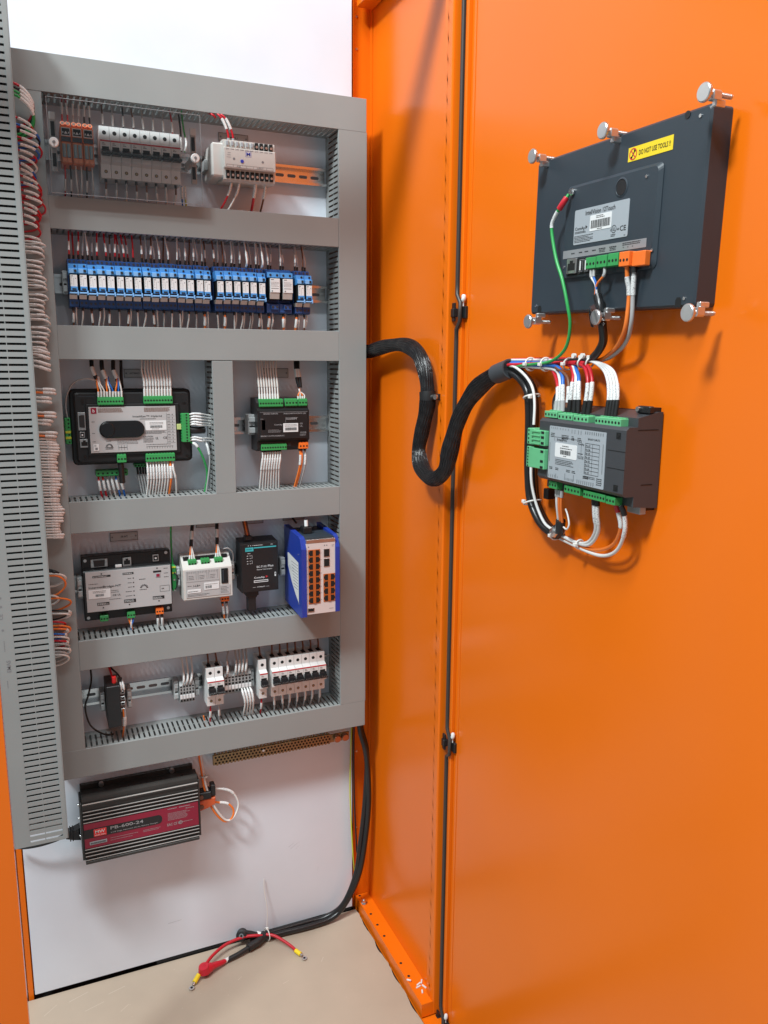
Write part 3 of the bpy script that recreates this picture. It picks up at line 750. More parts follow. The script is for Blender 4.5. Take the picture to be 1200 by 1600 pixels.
def usb(par, x0, x1, z0, z1, y):
    o = MB().box(x0, x1, y-2.5, y, z0, z1, 0.4).build('usb_port', 'dull_steel', par)
    w = x1-x0; h = z1-z0
    MB().box(x0+w*.15, x1-w*.15, y-2.8, y-2.55, z0+h*.15, z1-h*.15).build('port_opening', 'hole_black', o)
    MB().box(x0+w*.35, x1-w*.35, y-3.1, y-2.85, z0+h*.35, z1-h*.4).build('port_tongue', 'sleeve_white', o)

# ------------------------------------------------------------------ big controller (third row left)
ct = thing('controller', 'large black controller with rounded corners, grey face plate and long black oval bulge', 'controller', (178, 79, -204))
MB().prism(rrect(61, 289, -204, -58, 9), 48, 79, 'y', bev=2.0).prism(rrect(68, 284, -198, -64, 7), 31, 47.9, 'y', bev=2.5).build('housing', 'black_plastic', ct)
MB().box(88, 262, 27.2, 30.9, -184, -86, 1).build('face_frame', 'black_plastic', ct)
fc = MB().box(93, 255, 25.2, 27.1, -179, -91, 0.4).build('face_plate', 'label_grey', ct)
MB().prism(rrect(110, 194, -151, -118, 16.2, 6), 21, 25.1, 'y', bev=1.6).build('oval_bulge', 'black_gloss', ct)
MB().cyl((124.5, 20.9, -134.5), (124.5, 19.6, -134.5), 14, 24, r1=12.5).build('round_lens', 'black_gloss', ct)
Y = 24.9
p = MB().text('InteliSys™ Hybrid', 173, -112, 4.6, Y, 55)
p.lines(186, 222, -114, -117, 1, Y, 0.9).lines(191, 236, -139.5, -145.5, 3, Y, 0.7)
p.text('CAUTION', 191, -151.5, 3, Y).lines(191, 212, -152.5, -162, 5, Y, 0.6).text('UL', 214.5, -156, 4.8, Y, 5.2).text('CE', 229, -155.5, 4.4, Y, 7.5)
p.lines(142, 188, -154, -164, 4, Y, 0.6).lines(196, 250, -164, -172, 2, Y, 0.7)
for i in range(11): p.quad(197+i*4.9, 197.5+i*4.9, Y, -174, -170.5)
for z in range(9): p.quad(238.5, 244, Y, -108-z*6.6, -107.3-z*6.6); p.quad(247.5, 249, Y, -108.8-z*6.6, -107-z*6.6); p.quad(237, 253, Y, -110.9-z*6.6, -110.6-z*6.6)
p.quad(237, 237.3, Y, -166, -104)
for z in (-118, -140, -156): p.lines(97, 104, z, z-2.5, 1, Y, 0.9)
p.lines(122, 132, -155.5, -158, 1, Y, 0.9)
for k in range(9): a0 = math.pi*k/9; p.add([(127+6.5*math.cos(a0),Y,-168+6.5*math.sin(a0)),(127+6.5*math.cos(a0+.2),Y,-168+6.5*math.sin(a0+.2)),(127+3.4*math.cos(a0+.2),Y,-168+3.4*math.sin(a0+.2)),(127+3.4*math.cos(a0),Y,-168+3.4*math.sin(a0))], [(0,1,2,3)])
p.quad(119.5, 134.5, Y, -169.6, -168.6).quad(120, 134, Y, -172.4, -171.2)
for i in range(4): p.quad(144, 160, Y, -170-0.3, -169.7); p.quad(144+i*5.2, 144.4+i*5.2, Y, -175, -165)
p.build('lettering', 'ink_black', fc)
b = MB()
for x0, x1 in ((110, 156), (195, 246)):
    b.lines(x0, x1, -93.5, -102, 4, Y, 1.1, 0, 0.1)
b.build('fine_print', 'wire_brown', fc)
MB().box(97, 107, 24.6, 25.1, -103.5, -92.5, 0.2).build('red_logo', 'charger_red', fc)
MB().text('b', 102, -101, 6, 24.4, al='c').build('lettering', 'ink_white', fc)
s = MB().box(196, 236.5, 24.5, 25.1, -138, -119.5, 0.2).build('white_sticker', 'label_white', fc)
MB().bars(205, 228, -133.5, -128.5, 24.3).lines(204, 230, -122, -127, 2, 24.3, 0.7, 0, .1).lines(208, 226, -134.3, -136.6, 1, 24.3, .7).build('barcode', 'ink_black', s)
s = MB().box(98, 108, 24.5, 25.1, -175, -162, 0.2).build('white_sticker', 'label_white', fc)
MB().lines(99.5, 105, -163, -167, 2, 24.3, .8).box(101, 105.5, 24.2, 24.4, -173, -168.5).build('print', 'ink_grey', s)
plug(ct, 110, 157.5, -87, -73.5, 22, 40, 9, teeth='tb'); plug(ct, 195, 250, -86, -72.5, 22, 40, 10, teeth='tb')
plug(ct, 140, 157, -199, -184, 22, 40, 3, teeth='t'); plug(ct, 194, 250, -200, -185, 22, 40, 10, teeth='t')
plug(ct, 266, 281, -163, -106, 20, 40, 10, vertical=True)
MB().box(256.5, 265, 24, 30, -138, -127, 0.5).build('pale_plug', 'pale_key', ct)
db9(ct, 73, 87, -135, -101, 31); usb(ct, 75, 84, -149, -138, 31); rj45(ct, 74.5, 90, -168, -152, 31)
for x, z in ((83, -80), (271, -82), (82, -186), (273, -187)): MB().quad(x+6, x+7, 28, z-6, z+4).disc(x, 28.4, z, 3).build('key_hole', 'hole_black', ct)
MB().quad(75, 105, 28.2, -71.5, -70.5).build('ridge', 'panel_grey', ct)
lo = thing('terminal_strip', 'green plug strip hanging below the large black controller with red, white and blue wires', 'connector', (130, 79, -228))
plug(lo, 101, 161, -227, -216, 46, 72, 7, teeth='b')
lo = thing('terminal_strip', 'dark green strip half hidden under the lower edge of the large controller', 'connector', (190, 79, -214))
plug(lo, 174, 197, -212, -206, 50, 74, 4, teeth='b')
ds = thing('terminal_strip', 'short upright green and yellow strip clipped to the left edge of the large controller', 'connector', (55, 79, -165))
plug(ds, 50.5, 60, -162, -112, 44, 66, 7, vertical=True)
for z in (-139, -150): MB().box(50.3, 60.2, 43.2, 43.9, z-2.4, z+2.4, 0.3).build('yellow_key', 'wire_yellow', ds)

# ------------------------------------------------------------------ small controller module (third row right)
im = thing('controller_module', 'small square black module with green connectors and one orange plug on a rail', 'controller module', (470, 64, -187))
MB().prism([(64, -78), (64, -187), (24, -187), (14, -180), (14, -168), (6, -163), (6, -103), (14, -98), (14, -88), (24, -78)], 416, 526, 'x').build('housing', 'black_plastic', im)
MB().box(420, 522, 4, 5.9, -161, -104.5, 0.6).build('face_plate', 'black_plastic', im)
Y = 3.7
p = MB().text('BINARY INPUTS', 428, -110.5, 2.7, Y, 30).text('ANALOG INPUTS/OUTPUTS  CAN', 470, -110.5, 2.7, Y, 48).text('ComAp', 450, -133, 3.6, Y, 17)
p.text('BINARY OUTPUTS/INPUTS', 421, -156, 2.7, Y, 50).lines(437, 466, -141.5, -148, 3, Y, 0.6).text('IntelliIM', 476, -122, 4, Y, 22).quad(474, 474.4, Y, -128, -117.5).quad(474, 501, Y, -117.9, -117.5)
p.text('CE', 505, -132, 3, Y, 6).text('UL', 505, -137, 2.8, Y, 6).text('POWER', 506, -150, 2.3, Y, 13).lines(505, 520, -151.5, -156, 2, Y, .8).quad(420, 522, Y, -106.2, -105.8).quad(421, 427, Y, -120, -119.4)
p.build('lettering', 'ink_silver', im)
s = MB().box(469, 501, 3.2, 3.9, -147.5, -129.5, 0.2).build('white_sticker', 'label_white', im)
MB().bars(473, 498, -144, -138, 2.9).lines(472, 499, -131, -136.5, 2, 2.9, .7, 0, .1).build('barcode', 'ink_black', s)
plug(im, 421, 471.5, -95, -80.5, 10, 26, 9, teeth='tb'); plug(im, 476, 503, -94, -80.5, 10, 26, 4, teeth='tb'); plug(im, 504.5, 524, -94, -80.5, 10, 26, 3, teeth='tb')
plug(im, 423.5, 478, -185, -172.5, 10, 26, 10, teeth='t'); plug(im, 504, 524.5, -184, -171.5, 8, 26, 3, 'orange_plastic', 't')
MB().prism(rrect(482, 488, -178, -172, .6), 13.0, 13.9, 'y').build('button', 'panel_grey', im)
MB().box(424, 431, 4, 4.3, -142, -122).build('window', 'black_gloss', im)
MB().text('COM', 455, -101.5, 2.4, 13.5, 10).build('lettering', 'ink_silver', im)
end_stop(410.5, -133, 'grey end stop at the left side of the small black controller module', 15, 34)
end_stop(533, -131, 'grey end stop at the right side of the small black controller module', 9, 40)

# ------------------------------------------------------------------ bridge module (fourth row left)
ib = thing('bridge_module', 'flat grey and black bridge module with serial, network and usb ports along its top', 'bridge module', (149, 64, -517))
MB().box(63, 234, 40, 64, -517, -385, 1.2).build('base', 'black_plastic', ib)
MB().prism([(39.9, -500), (27, -497), (25, -495), (25, -414), (27, -411), (39.9, -409)], 64.5, 232.5, 'x').build('housing', 'black_plastic', ib)
fp_ = MB().box(68, 231.5, 23.6, 24.9, -495, -413, 0.3).build('face_plate', 'label_grey', ib)
Y = 23.3
p = MB().text('InternetBridge-NT', 73, -447, 5.4, Y, 61).lines(73, 92, -437, -439, 1, Y, .9)
for (x0, x1, z0, z1) in ((81, 115, -425.5, -421.5), (138, 159, -424.5, -420.5), (197, 213, -426, -422), (87, 110, -483, -477), (138, 161, -483, -476), (194, 217, -482, -475.5)): p.quad(x0, x1, Y, z0, z1)
p.quad(171, 171, Y, -1, -1)
for z in (-433, -442, -451, -460, -469): p.disc(158, Y, z, 1.3, 8); p.lines(142 if z < -452 else 147, 155, z+1, z-1, 1, Y, 1.0)
p.lines(169, 184, -436, -438, 1, Y, 1.2).text('CE', 117, -466, 3.6, Y, 7).text('UL', 126.5, -466, 3.6, Y, 6).lines(110, 138, -471, -473.5, 1, Y, .8).lines(114, 130, -453, -460, 2, Y, .8)
for k in range(7): a0 = math.pi*k/7; p.add([(178+8*math.cos(a0),Y,-456+8*math.sin(a0)),(178+8*math.cos(a0+.28),Y,-456+8*math.sin(a0+.28)),(178+4.5*math.cos(a0+.28),Y,-456+4.5*math.sin(a0+.28)),(178+4.5*math.cos(a0),Y,-456+4.5*math.sin(a0))], [(0,1,2,3)])
p.lines(169, 186, -457.5, -460, 1, Y, 1.0)
for a in ((209, 228, -467.2, -466.7), (209, 228, -455, -454.5), (209, 209.5, -467, -455), (227.5, 228, -467, -455)): p.quad(*a[:2], Y, *a[2:])
p.text('SIM', 212, -462, 2.5, Y)
for x, z in ((98, -418.5), (205, -417), (98, -488), (148, -487), (206, -486)): p.disc(x, Y, z, 1.5, 8)
for z in (-418, -428, -436): p.lines(218, 228, z, z-1.5, 1, Y, 1)
p.build('lettering', 'ink_black', fp_)
MB().lines(82, 114, -422.6, -424.6, 1, 23.1, .8).lines(139, 158, -421.6, -423.6, 1, 23.1, .8).lines(88, 109, -478, -482, 2, 23.1, .8).lines(139, 160, -477, -482, 2, 23.1, .8).lines(195, 216, -477, -481.5, 2, 23.1, .8).build('lettering', 'ink_white', fp_)
s = MB().box(72, 113, 22.9, 23.5, -468, -450, 0.2).build('white_sticker', 'label_white', fp_)
MB().bars(85, 101, -464, -459, 22.7).lines(80, 106, -452, -457, 2, 22.7, .7).build('barcode', 'ink_black', s)
s = MB().box(201.5, 211, 22.9, 23.5, -436.5, -427, 0.3).build('small_sticker', 'label_silver', fp_)
MB().box(203, 209.5, 22.6, 22.85, -435, -429).build('print', 'charger_red', s)
db9(ib, 80, 112, -408, -391.5, 40); rj45(ib, 140.5, 157, -410, -392.5, 38); usb(ib, 199, 211, -406, -391.5, 39)
MB().box(126, 138, 33, 38, -410.5, -405.5, 0.4).build('white_tab', 'sleeve_white', ib)
for x, z in ((70, -393), (226, -390), (70, -511), (226, -508)): MB().cyl((x, 40, z), (x, 39, z), 3.2, 12).build('screw', 'dull_steel', ib)
plug(ib, 91, 107, -518, -506, 28, 44, 3, teeth='t'); plug(ib, 143, 158.5, -517.5, -504, 28, 44, 3, teeth='t'); plug(ib, 199.5, 215, -516.5, -503, 28, 44, 3, 'orange_plastic', 't')
end_stop(57.5, -446, 'pale grey end stop left of the bridge module', 10, 34)

# ------------------------------------------------------------------ white module
wm = thing('white_module', 'small white module with three green plugs on top and a grey label', 'module', (304, 64, -490))
MB().prism([(64, -400), (64, -489), (12, -489), (10, -487), (10, -424), (12, -421), (34, -403), (40, -400)], 254, 354.5, 'x').build('housing', 'cream_plastic', wm)
MB().box(258.5, 349, 27, 34, -411, -401.5).build('connector_bay', 'hole_black', wm)
f = MB().box(259, 328, 9, 9.9, -483, -426, 0.2).box(328.2, 350, 9, 9.9, -483, -462, 0.2).build('face_label', 'label_grey', wm)
Y = 8.8
p = MB().text('I-LB+', 274, -460.5, 4.2, Y, 14).lines(262, 271, -456.5, -460, 1, Y, 1).lines(262, 310, -476, -481, 2, Y, .8).lines(330, 347, -465, -480, 5, Y, .8)
for k, x in enumerate((262, 284, 306)):
    p.quad(x, x+.4, Y, -446, -427); p.quad(x+18, x+18.4, Y, -446, -427); p.lines(x+3, x+15, -436, -446, 3, Y, .8)
    for j in range(5): p.quad(x+2+j*3.4, x+2.5+j*3.4, Y, -432, -428)
p.quad(260, 327, Y, -450, -449.6)
p.build('lettering', 'ink_black', f)
s = MB().box(296, 327, 8.2, 8.9, -469, -454, 0.2).build('white_sticker', 'label_white', f)
MB().bars(298.5, 311, -466, -460, 8).lines(298, 325, -456, -459, 1, 8, .7).build('barcode', 'ink_black', s)
s = MB().box(261.5, 289, 8.2, 8.9, -473.5, -466, 0.2).build('white_sticker', 'label_white', f)
MB().lines(263, 287, -468, -472, 1, 8, 1.1).build('print', 'ink_black', s)
MB().prism(rrect(332, 346, -459, -427, 1), 8.6, 9.9, 'y').build('black_window', 'black_gloss', wm)
MB().box(334.5, 337, 7.6, 8.5, -455, -431, 0.3).build('window_pillar', 'panel_grey', wm)
plug(wm, 267, 284, -421, -406, 18, 32, 3, teeth='t'); plug(wm, 293, 311, -421, -406, 18, 32, 3, teeth='t'); plug(wm, 321, 338, -421, -406, 18, 32, 3, teeth='t')
plug(wm, 333, 350, -503, -490.5, 22, 40, 3, 'orange_plastic', 't')
end_stop(361.5, -442, 'grey end stop between the white module and the black converter', 9, 36)
gt = thing('earth_terminal', 'narrow green and yellow earth terminal beside the bridge module', 'terminal', (239, 64, -470))
MB().box(236, 243.5, 34, 64, -472, -418, 0.8).build('body', 'wire_green', gt)
for z in (-421, -433): MB().box(235.8, 243.7, 33, 33.9, z-1.6, z+1.6, 0.2).build('yellow_band', 'wire_yellow', gt)
MB().cyl((240, 33.8, -448), (240, 33, -448), 2.2, 8).cyl((240, 33.8, -470), (240, 31, -470), 2.4, 8).build('screw', 'dull_steel', gt)
end_stop(249, -444, 'grey end stop between the earth terminal and the white module', 8, 38)

# ------------------------------------------------------------------ black converter
sc = thing('converter', 'matt black converter with a teal stripe and white lettering, plug hanging below', 'converter', (415, 64, -487))
MB().prism([(16, -380), (62, -376), (62, -487), (16, -487)], 376, 456, 'x').build('housing', 'black_plastic', sc)
MB().box(377, 455, 14.4, 15.9, -486, -381.5, 0.5).build('face_plate', 'black_plastic', sc)
Y = 14.2
MB().quad(385, 402.5, Y, -397.5, -389).quad(403.5, 452, Y, -391.8, -389.2).build('teal_stripe', 'teal', sc)
p = MB().text('EC-7112', 409, -434.5, 4.4, Y, 21).text('Plus', 433, -434, 4.6, Y, 12).text('Ethernet Communication', 409, -439.5, 2.2, Y, 33).text('ComAp', 402.5, -457.5, 5.2, Y, 23).lines(387, 401, -391.5, -395, 1, Y, 1.4)
p.lines(390, 397, -401, -403, 1, Y, .9)
for z in (-407, -412.5, -418.5, -424): p.quad(388, 391, Y, z-.5, z+.5); p.disc(395, Y, z, .8, 6)
for z in (-409.5, -421): p.quad(397, 399.5, Y, z-3.2, z-2.8); p.quad(397, 399.5, Y, z+2.8, z+3.2); p.quad(399.2, 399.6, Y, z-3, z+3)
p.quad(402, 433, Y, -466.5, -461.5).text('10/100BaseTX', 409, -477.5, 2.2, Y, 17).quad(399, 406, Y, -477, -476.6).quad(428, 435, Y, -477, -476.6)
for x in (391, 396, 401): p.quad(x, x+1.4, Y, -386, -384.5)
p.lines(404, 424, -384.5, -386, 1, Y, 1).lines(440, 446, -384.5, -386, 1, Y, 1)
p.quad(447.5, 450.5, Y, -456, -447)
p.build('lettering', 'ink_white', sc)
MB().quad(403, 432, 14.1, -465, -463).quad(448.3, 449.7, 14.1, -452, -448.5).build('print', 'ink_black', sc)
MB().add([(428,Y,-452.5),(428,Y,-457.5),(433,Y,-455)], [(0,1,2)]).build('red_arrow', 'ink_red', sc)
pg = MB().box(386, 414, 22, 44, -497, -487.3, 1).prism([(388, -497.2), (412, -497.2), (408, -503), (408, -531), (391, -531), (391, -503)], 24, 42, 'y')
solo(pg, 'serial_plug', 'black_plastic', 'black serial plug hanging under the black converter into the duct', 'plug', (400, 30, -487))
MB().box(388, 402, 24, 40, -375.5, -366, 0.6).build('top_plug', 'black_plastic', sc)
end_stop(472.5, -444, 'pale grey end stop between the black converter and the blue switch', 11, 38)

# ------------------------------------------------------------------ blue network switch
sw = thing('network_switch', 'bright blue network switch with a pale face full of orange-rimmed ports', 'network switch', (525, 62, -527))
MB().prism([(495, -364), (559, -364), (559, -527), (495, -527)], -52, 62, 'y').build('housing', 'panel_grey', sw)
MB().prism([(-30, -361), (62, -355), (62, -527), (-55, -534), (-62, -531), (-62, -385), (-52, -365), (-42, -361)], 484, 494.9, 'x').build('side_cheek', 'switch_blue', sw)
MB().prism([(-30, -361), (62, -355), (62, -522), (-55, -529), (-62, -526), (-62, -385), (-52, -365), (-42, -361)], 559.1, 568, 'x').build('side_cheek', 'switch_blue', sw)
f = MB().box(495, 559, -60, -52.1, -527, -374, 0.6).build('face_plate', 'switch_face', sw)
MB().box(495, 559, -60.4, -52.1, -373.8, -366, 0.5).build('face_trim', 'dull_steel', sw)
for j, (x0, x1, n, z1, z0) in enumerate(((499, 525, 8, -387, -503.5), (532, 558, 4, -441.5, -502))):
    o = MB().box(x0, x1, -61.2, -60.1, z0, z1, 0.3).box((x0+x1)/2-3, (x0+x1)/2+3, -62.4, -61.3, z0+1, z1-1, 0.2).build('port_block', 'port_orange', sw)
    ph = (z1-z0)/n
    for r in range(n):
        for c in (0, 1):
            xa = x0+0.8 if c == 0 else (x0+x1)/2+3.2; xb = xa+9; za = z0+r*ph+1.6; zb = za+ph-3.2
            s_ = 1 if c == 0 else -1
            xi = xb if c == 0 else xa; xo = xa if c == 0 else xb; zm = (za+zb)/2
            P = [(xi, za), (xi, zb), (xo+s_*2, zb), (xo+s_*2, zm+2.6), (xo, zm+2.6), (xo, zm-2.6), (xo+s_*2, zm-2.6), (xo+s_*2, za)]
            MB().prism(P, -61.6, -61.25, 'y').build('network_port', 'hole_black', o)
for z1 in (-387.5, -408.5):
    o = MB().box(533, 546, -61, -60.1, z1-17.5, z1, 0.3).build('fibre_slot', 'dull_steel', sw)
    MB().box(534, 545, -61.5, -61.05, z1-16.5, z1-1).build('slot_opening', 'hole_black', o)
o = MB().box(497, 511.5, -61, -60.1, -521.5, -512.5, 0.3).build('usb_port', 'dull_steel', sw)
MB().box(498.3, 510.2, -61.4, -61.05, -520, -514).build('port_opening', 'hole_black', o)
p = MB().disc(500, -60.3, -381, 1.3).disc(535, -60.3, -380, 1.3).disc(540, -60.3, -380, 1.3).lines(545, 556, -516, -520, 1, -60.3, 1).lines(551, 557, -379, -384, 2, -60.3, .8)
for z in range(8): p.quad(496.6, 498, -60.3, -396-z*14.4, -395-z*14.4); p.quad(526.5, 528, -60.3, -396-z*14.4, -395-z*14.4)
p.build('lettering', 'ink_grey', f)
lb = [(483.6, a, b) for a, b in ((36, -412), (28, -410), (-42, -417), (-42, -505), (-20, -492), (10, -468), (34, -440))]
mb = MB(); n = len(lb); mb.add([(483.4, q[1], q[2]) for q in lb], [tuple(range(n))]); l_ = mb.build('side_label', 'label_white', sw)
mb = MB()
for k in range(9): z = -424-k*6.5; mb.add([(483.2, -38, z), (483.2, 8-k*2, z), (483.2, 8-k*2, z-1.1), (483.2, -38, z-1.1)], [(0,1,2,3)])
for k in range(4): mb.add([(483.2, -6+k*9, -436), (483.2, -4+k*9, -446), (483.2, -3+k*9, -446), (483.2, -5+k*9, -436)], [(0,1,2,3)])
mb.build('print', 'ink_grey', l_)
for z in (-400, -508): MB().cyl((484, -40, z), (483.2, -40, z), 1.6, 8).build('steel_head', 'steel', sw)
cp = solo(MB().box(505, 524, -12, 12, -363.8, -350, 1).cyl((516, 0, -350), (516, 2, -334), 3.2, 10), 'cable_plug', 'black_plastic', 'black plug with a white collar standing on top of the blue switch', 'plug', (515, 0, -364))
MB().cyl((514.5, -2, -349), (514.5, 0, -336), 4.2, 10).build('white_collar', 'sleeve_white', cp)

# ------------------------------------------------------------------ lowest row
bd = thing('antenna_module', 'slim black box with a red antenna cap in the lowest row', 'antenna module', (106, 64, -734))
MB().box(92.5, 119, -2, 64, -734, -646, 1).build('housing', 'black_plastic', bd)
MB().box(119.1, 128, 20, 60, -728, -652, 0.8).build('side_strip', 'ink_grey', bd)
for z in (-657, -668, -680, -692, -706):
    MB().box(120, 128.5, 15, 19.9, z-4, z+3, 0.5).build('contact', 'dull_steel', bd)
    MB().quad(121.5, 127, 14.8, z-2.5, z+1).build('slot', 'hole_black', bd)
sm = MB().cyl((109, 12, -646), (109, 12, -639), 3.2, 10).build('antenna_socket', 'brass', bd)
MB().cyl((109, 12, -643), (109, 10, -630), 4.3, 12).build('red_cap', 'led_red', sm)
MB().cyl((114, 20, -646), (114, 22, -636), 2.6, 10).build('antenna_socket', 'dull_steel', bd)
end_stop(86.5, -691, 'grey end stop left of the slim black box', 9, 36)
end_stop(139, -693, 'grey end stop right of the slim black box', 9, 36)
end_stop(234.5, -691, 'grey end stop left of the four small grey terminals in the lowest row', 10, 36)
end_stop(278, -690, 'grey end stop between the four terminals and the breaker pair', 10, 38)
def small_terminal(x, zc, label, group, w=6.1, tall=48):
    t = thing('terminal_block', label, 'terminal', (x+w/2, 64, zc-tall/2), group=group)
    a, b = x+0.2, x+w-0.2; z0, z1 = zc-tall/2, zc+tall/2
    MB().prism([(64, z0), (34, z0), (26, z0+8), (26, z1-8), (34, z1), (64, z1)], a, b, 'x').build('body', 'stop_grey', t)
    MB().quad(a+.8, b-.8, 25.7, zc-2, zc+3).quad(a+.8, b-.8, 25.7, zc-19, zc-14.5).quad(a+.8, b-.8, 25.7, zc+12.5, zc+16).build('wire_slot', 'hole_black', t, kind='stuff')
    MB().box(a+.4, b-.4, 24.6, 25.9, zc-12.5, zc-4, 0.2).build('white_tag', 'label_white', t)
    MB().quad(a+1.4, b-1.4, 25.7, zc+5, zc+10.5).build('screw_slot', 'ink_black', t)
for i in range(5): small_terminal(240+i*6.2, -695, '%s small grey terminal from the left, left of the breaker pair' % POS[i], 'small grey terminals')
for i in range(8): small_terminal(335+i*7.4, -690, '%s small grey terminal from the left between the breaker pair and the single breaker' % POS[i], 'small grey terminals', 7.2, 52)
end_stop(399.5, -690, 'grey end stop just left of the single breaker', 8, 40)

# ------------------------------------------------------------------ charger
ch = thing('battery_charger', 'dark ribbed metal battery charger with a dark red band, fixed below the ducts', 'charger', (150, 80, -1034))
prof = [(80, -886), (76, -886)]
MB().box(32, 267, 72, 79.8, -1036, -884, 1).build('mounting_flange', 'charger_dark', ch)
body = MB().prism([(71.9, -896), (40, -889), (24, -882), (18, -884), (16, -888), (16, -1030), (19, -1034), (71.9, -1034)], 33, 267, 'x')
body.build('housing', 'charger_dark', ch)
for z in (-900, -916, -924, -932, -940, -1000.5, -1008, -1016, -1024.5):
    th = 3.2 if z == -900 else 1.7
    MB().box(33, 267, 12.5, 15.9, z-th, z+th, 0.7).build('rib', 'charger_dark', ch)
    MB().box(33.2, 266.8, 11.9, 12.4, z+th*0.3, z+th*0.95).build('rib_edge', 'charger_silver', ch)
MB().box(33.2, 266.8, 12, 15.8, -1033.5, -1027, 0.8).build('bottom_rib', 'charger_dark', ch)
f = MB().box(33.4, 266.6, 13.4, 15.8, -998, -942.5, 0.2).build('red_band', 'charger_red', ch)
bl = MB().prism([(33.4, -975.5)] + [(182+8*math.cos(t), -965.5+10*math.sin(t)) for t in [math.radians(a) for a in range(-90, 91, 18)]] + [(33.4, -955.5)], 12.9, 13.35, 'y').build('black_tongue', 'ink_black', ch)
Y = 12.75
p = MB().text('PB-600-24', 85, -965, 7.2, Y, 66, mi=0).text('2/3/8 Stage Selectable Mode, Battery Charger', 85, -972.8, 3.2, Y, 96, mi=0)
p.lines(202, 250, -956, -974, 7, 13.2, 0.8).lines(202, 225, -946, -948, 1, 13.2, 1.4).lines(226, 252, -946, -948, 1, 13.2, 1.4).text('Battery', 240, -953.5, 3.2, 13.2, 18).lines(84, 140, -982, -992, 2, 13.2, .8).lines(150, 190, -982, -988, 2, 13.2, .8).lines(232, 258, -981, -984, 1, 13.2, 1)
p.text('EAC CE UL', 200, -986, 6, 13.2, 30)
for k in range(12): t = 2*math.pi*k/12; p.quad(228+3.2*math.cos(t)-.9, 228+3.2*math.cos(t)+.9, 13.2, -983+3.2*math.sin(t)-.9, -983+3.2*math.sin(t)+.9)
p.build('lettering', 'ink_silver', ch)
lg = MB().box(52, 77, 12.4, 12.85, -974, -957.5, 0.2).build('red_logo', 'led_red', ch)
MB().text('MW', 64.5, -966.5, 6.5, 12.2, 19, al='c').text('MEAN WELL', 64.5, -972, 2.6, 12.2, 21, al='c').build('lettering', 'ink_white', lg)
s = MB().box(43, 77, 12.6, 13.3, -991, -984, 0.2).build('grey_sticker', 'label_silver', ch)
MB().bars(45, 75, -989.5, -986, 12.4).build('barcode', 'ink_black', s)
for x in (75, 222): MB().cyl((x, 72, -889), (x, 66, -889), 5.5, 12).cyl((x, 66, -889), (x, 64.5, -889), 4.6, 6, smooth=False).build('mounting_screw', 'dull_steel', ch)
for x in (110, 128, 152, 195, 240): MB().cyl((x, 38, -888.2), (x, 37, -887.6), 2.2, 8).build('top_screw', 'ink_black', ch)
MB().box(267.1, 272, 18, 70, -1028, -895, 1).build('end_plate', 'charger_dark', ch)
MB().box(28, 32.9, 18, 70, -1026, -897, 1).build('end_plate', 'charger_dark', ch)
sk = MB()
for z in (-905, -935, -975): sk.cyl((27.9, 30, z), (25, 30, z), 3, 8)
sk.build('end_screw', 'steel', ch)
MB().box(272.1, 300, 34, 60, -955, -938, 1.5).box(300, 310, 38, 58, -952, -926, 1.2).build('terminal_cover', 'black_plastic', ch)
cw = MB().prism([(272.1, -982), (292, -978), (309, -970), (309, -955), (284, -955), (272.1, -958)], 36, 56, 'y', bev=1.5).build('terminal_cover', 'rust_orange', ch)
MB().cyl((278, 36, -971), (278, 33, -971), 5, 10).cyl((277, 33.9, -947), (277, 31, -947), 5, 10).build('terminal_stud', 'wire_brown', ch)
# mains lead on its left side
pl = solo(MB().prism([(27, -957), (14, -962), (-2, -966), (-2, -979), (14, -985), (27, -988)], 32, 52, 'y', bev=3), 'power_plug', 'black_rubber', 'black mains plug in the left end of the dark red charger', 'plug', (12, 42, -972))
MB().tube(catmull([(-1, 42, -972), (-20, 42, -979), (-50, 44, -984), (-80, 50, -986), (-100, 60, -985)]), 4.2, 10).build('power_lead', 'black_rubber', pl)
for x in (6, 11): MB().box(x, x+2.2, 31, 53, -985, -960, 1).build('grip_ridge', 'black_plastic', pl)

# ------------------------------------------------------------------ brass earth bar under the bottom duct
eb = thing('earth_bar', 'long brass earth bar drilled with rows of holes under the bottom duct', 'earth bar', (455, 80, -890))
MB().box(310, 586, 55, 62, -889, -866, 0.8).build('bar', 'brass', eb)
hm = MB(); sc_ = MB()
for i in range(34):
    x = 316+i*8
    for z in (-871, -877.5, -884.5): hm.cyl((x+(z == -877.5)*4, 54.9, z), (x+(z == -877.5)*4, 54.5, z), 2.5, 8)
    sc_.cyl((x, 60, -866), (x, 60, -863), 2.5, 6); sc_.cyl((x+4, 60, -892), (x+4, 60, -889), 2.5, 6)
hm.build('drilled_hole', 'hole_black', eb, kind='stuff'); sc_.build('clamp_screw', 'brass', eb, kind='stuff')
for x in (602, 622): MB().cyl((x, 62, -878), (x, 48, -878), 9, 20).cyl((x, 48, -878), (x, 46, -878), 9, 20, r1=7.5).build('stud', 'copper', eb)
MB().box(586.1, 634, 56, 60, -888, -868, 0.6).build('bar_end', 'brass', eb)
MB().box(316, 326, 62.1, 79.9, -888, -868).box(570, 580, 62.1, 79.9, -888, -868).build('spacer', 'stop_grey', eb)
MB().cyl((424, 54.9, -874), (424, 52, -874), 3, 10).build('bright_screw', 'steel', eb)
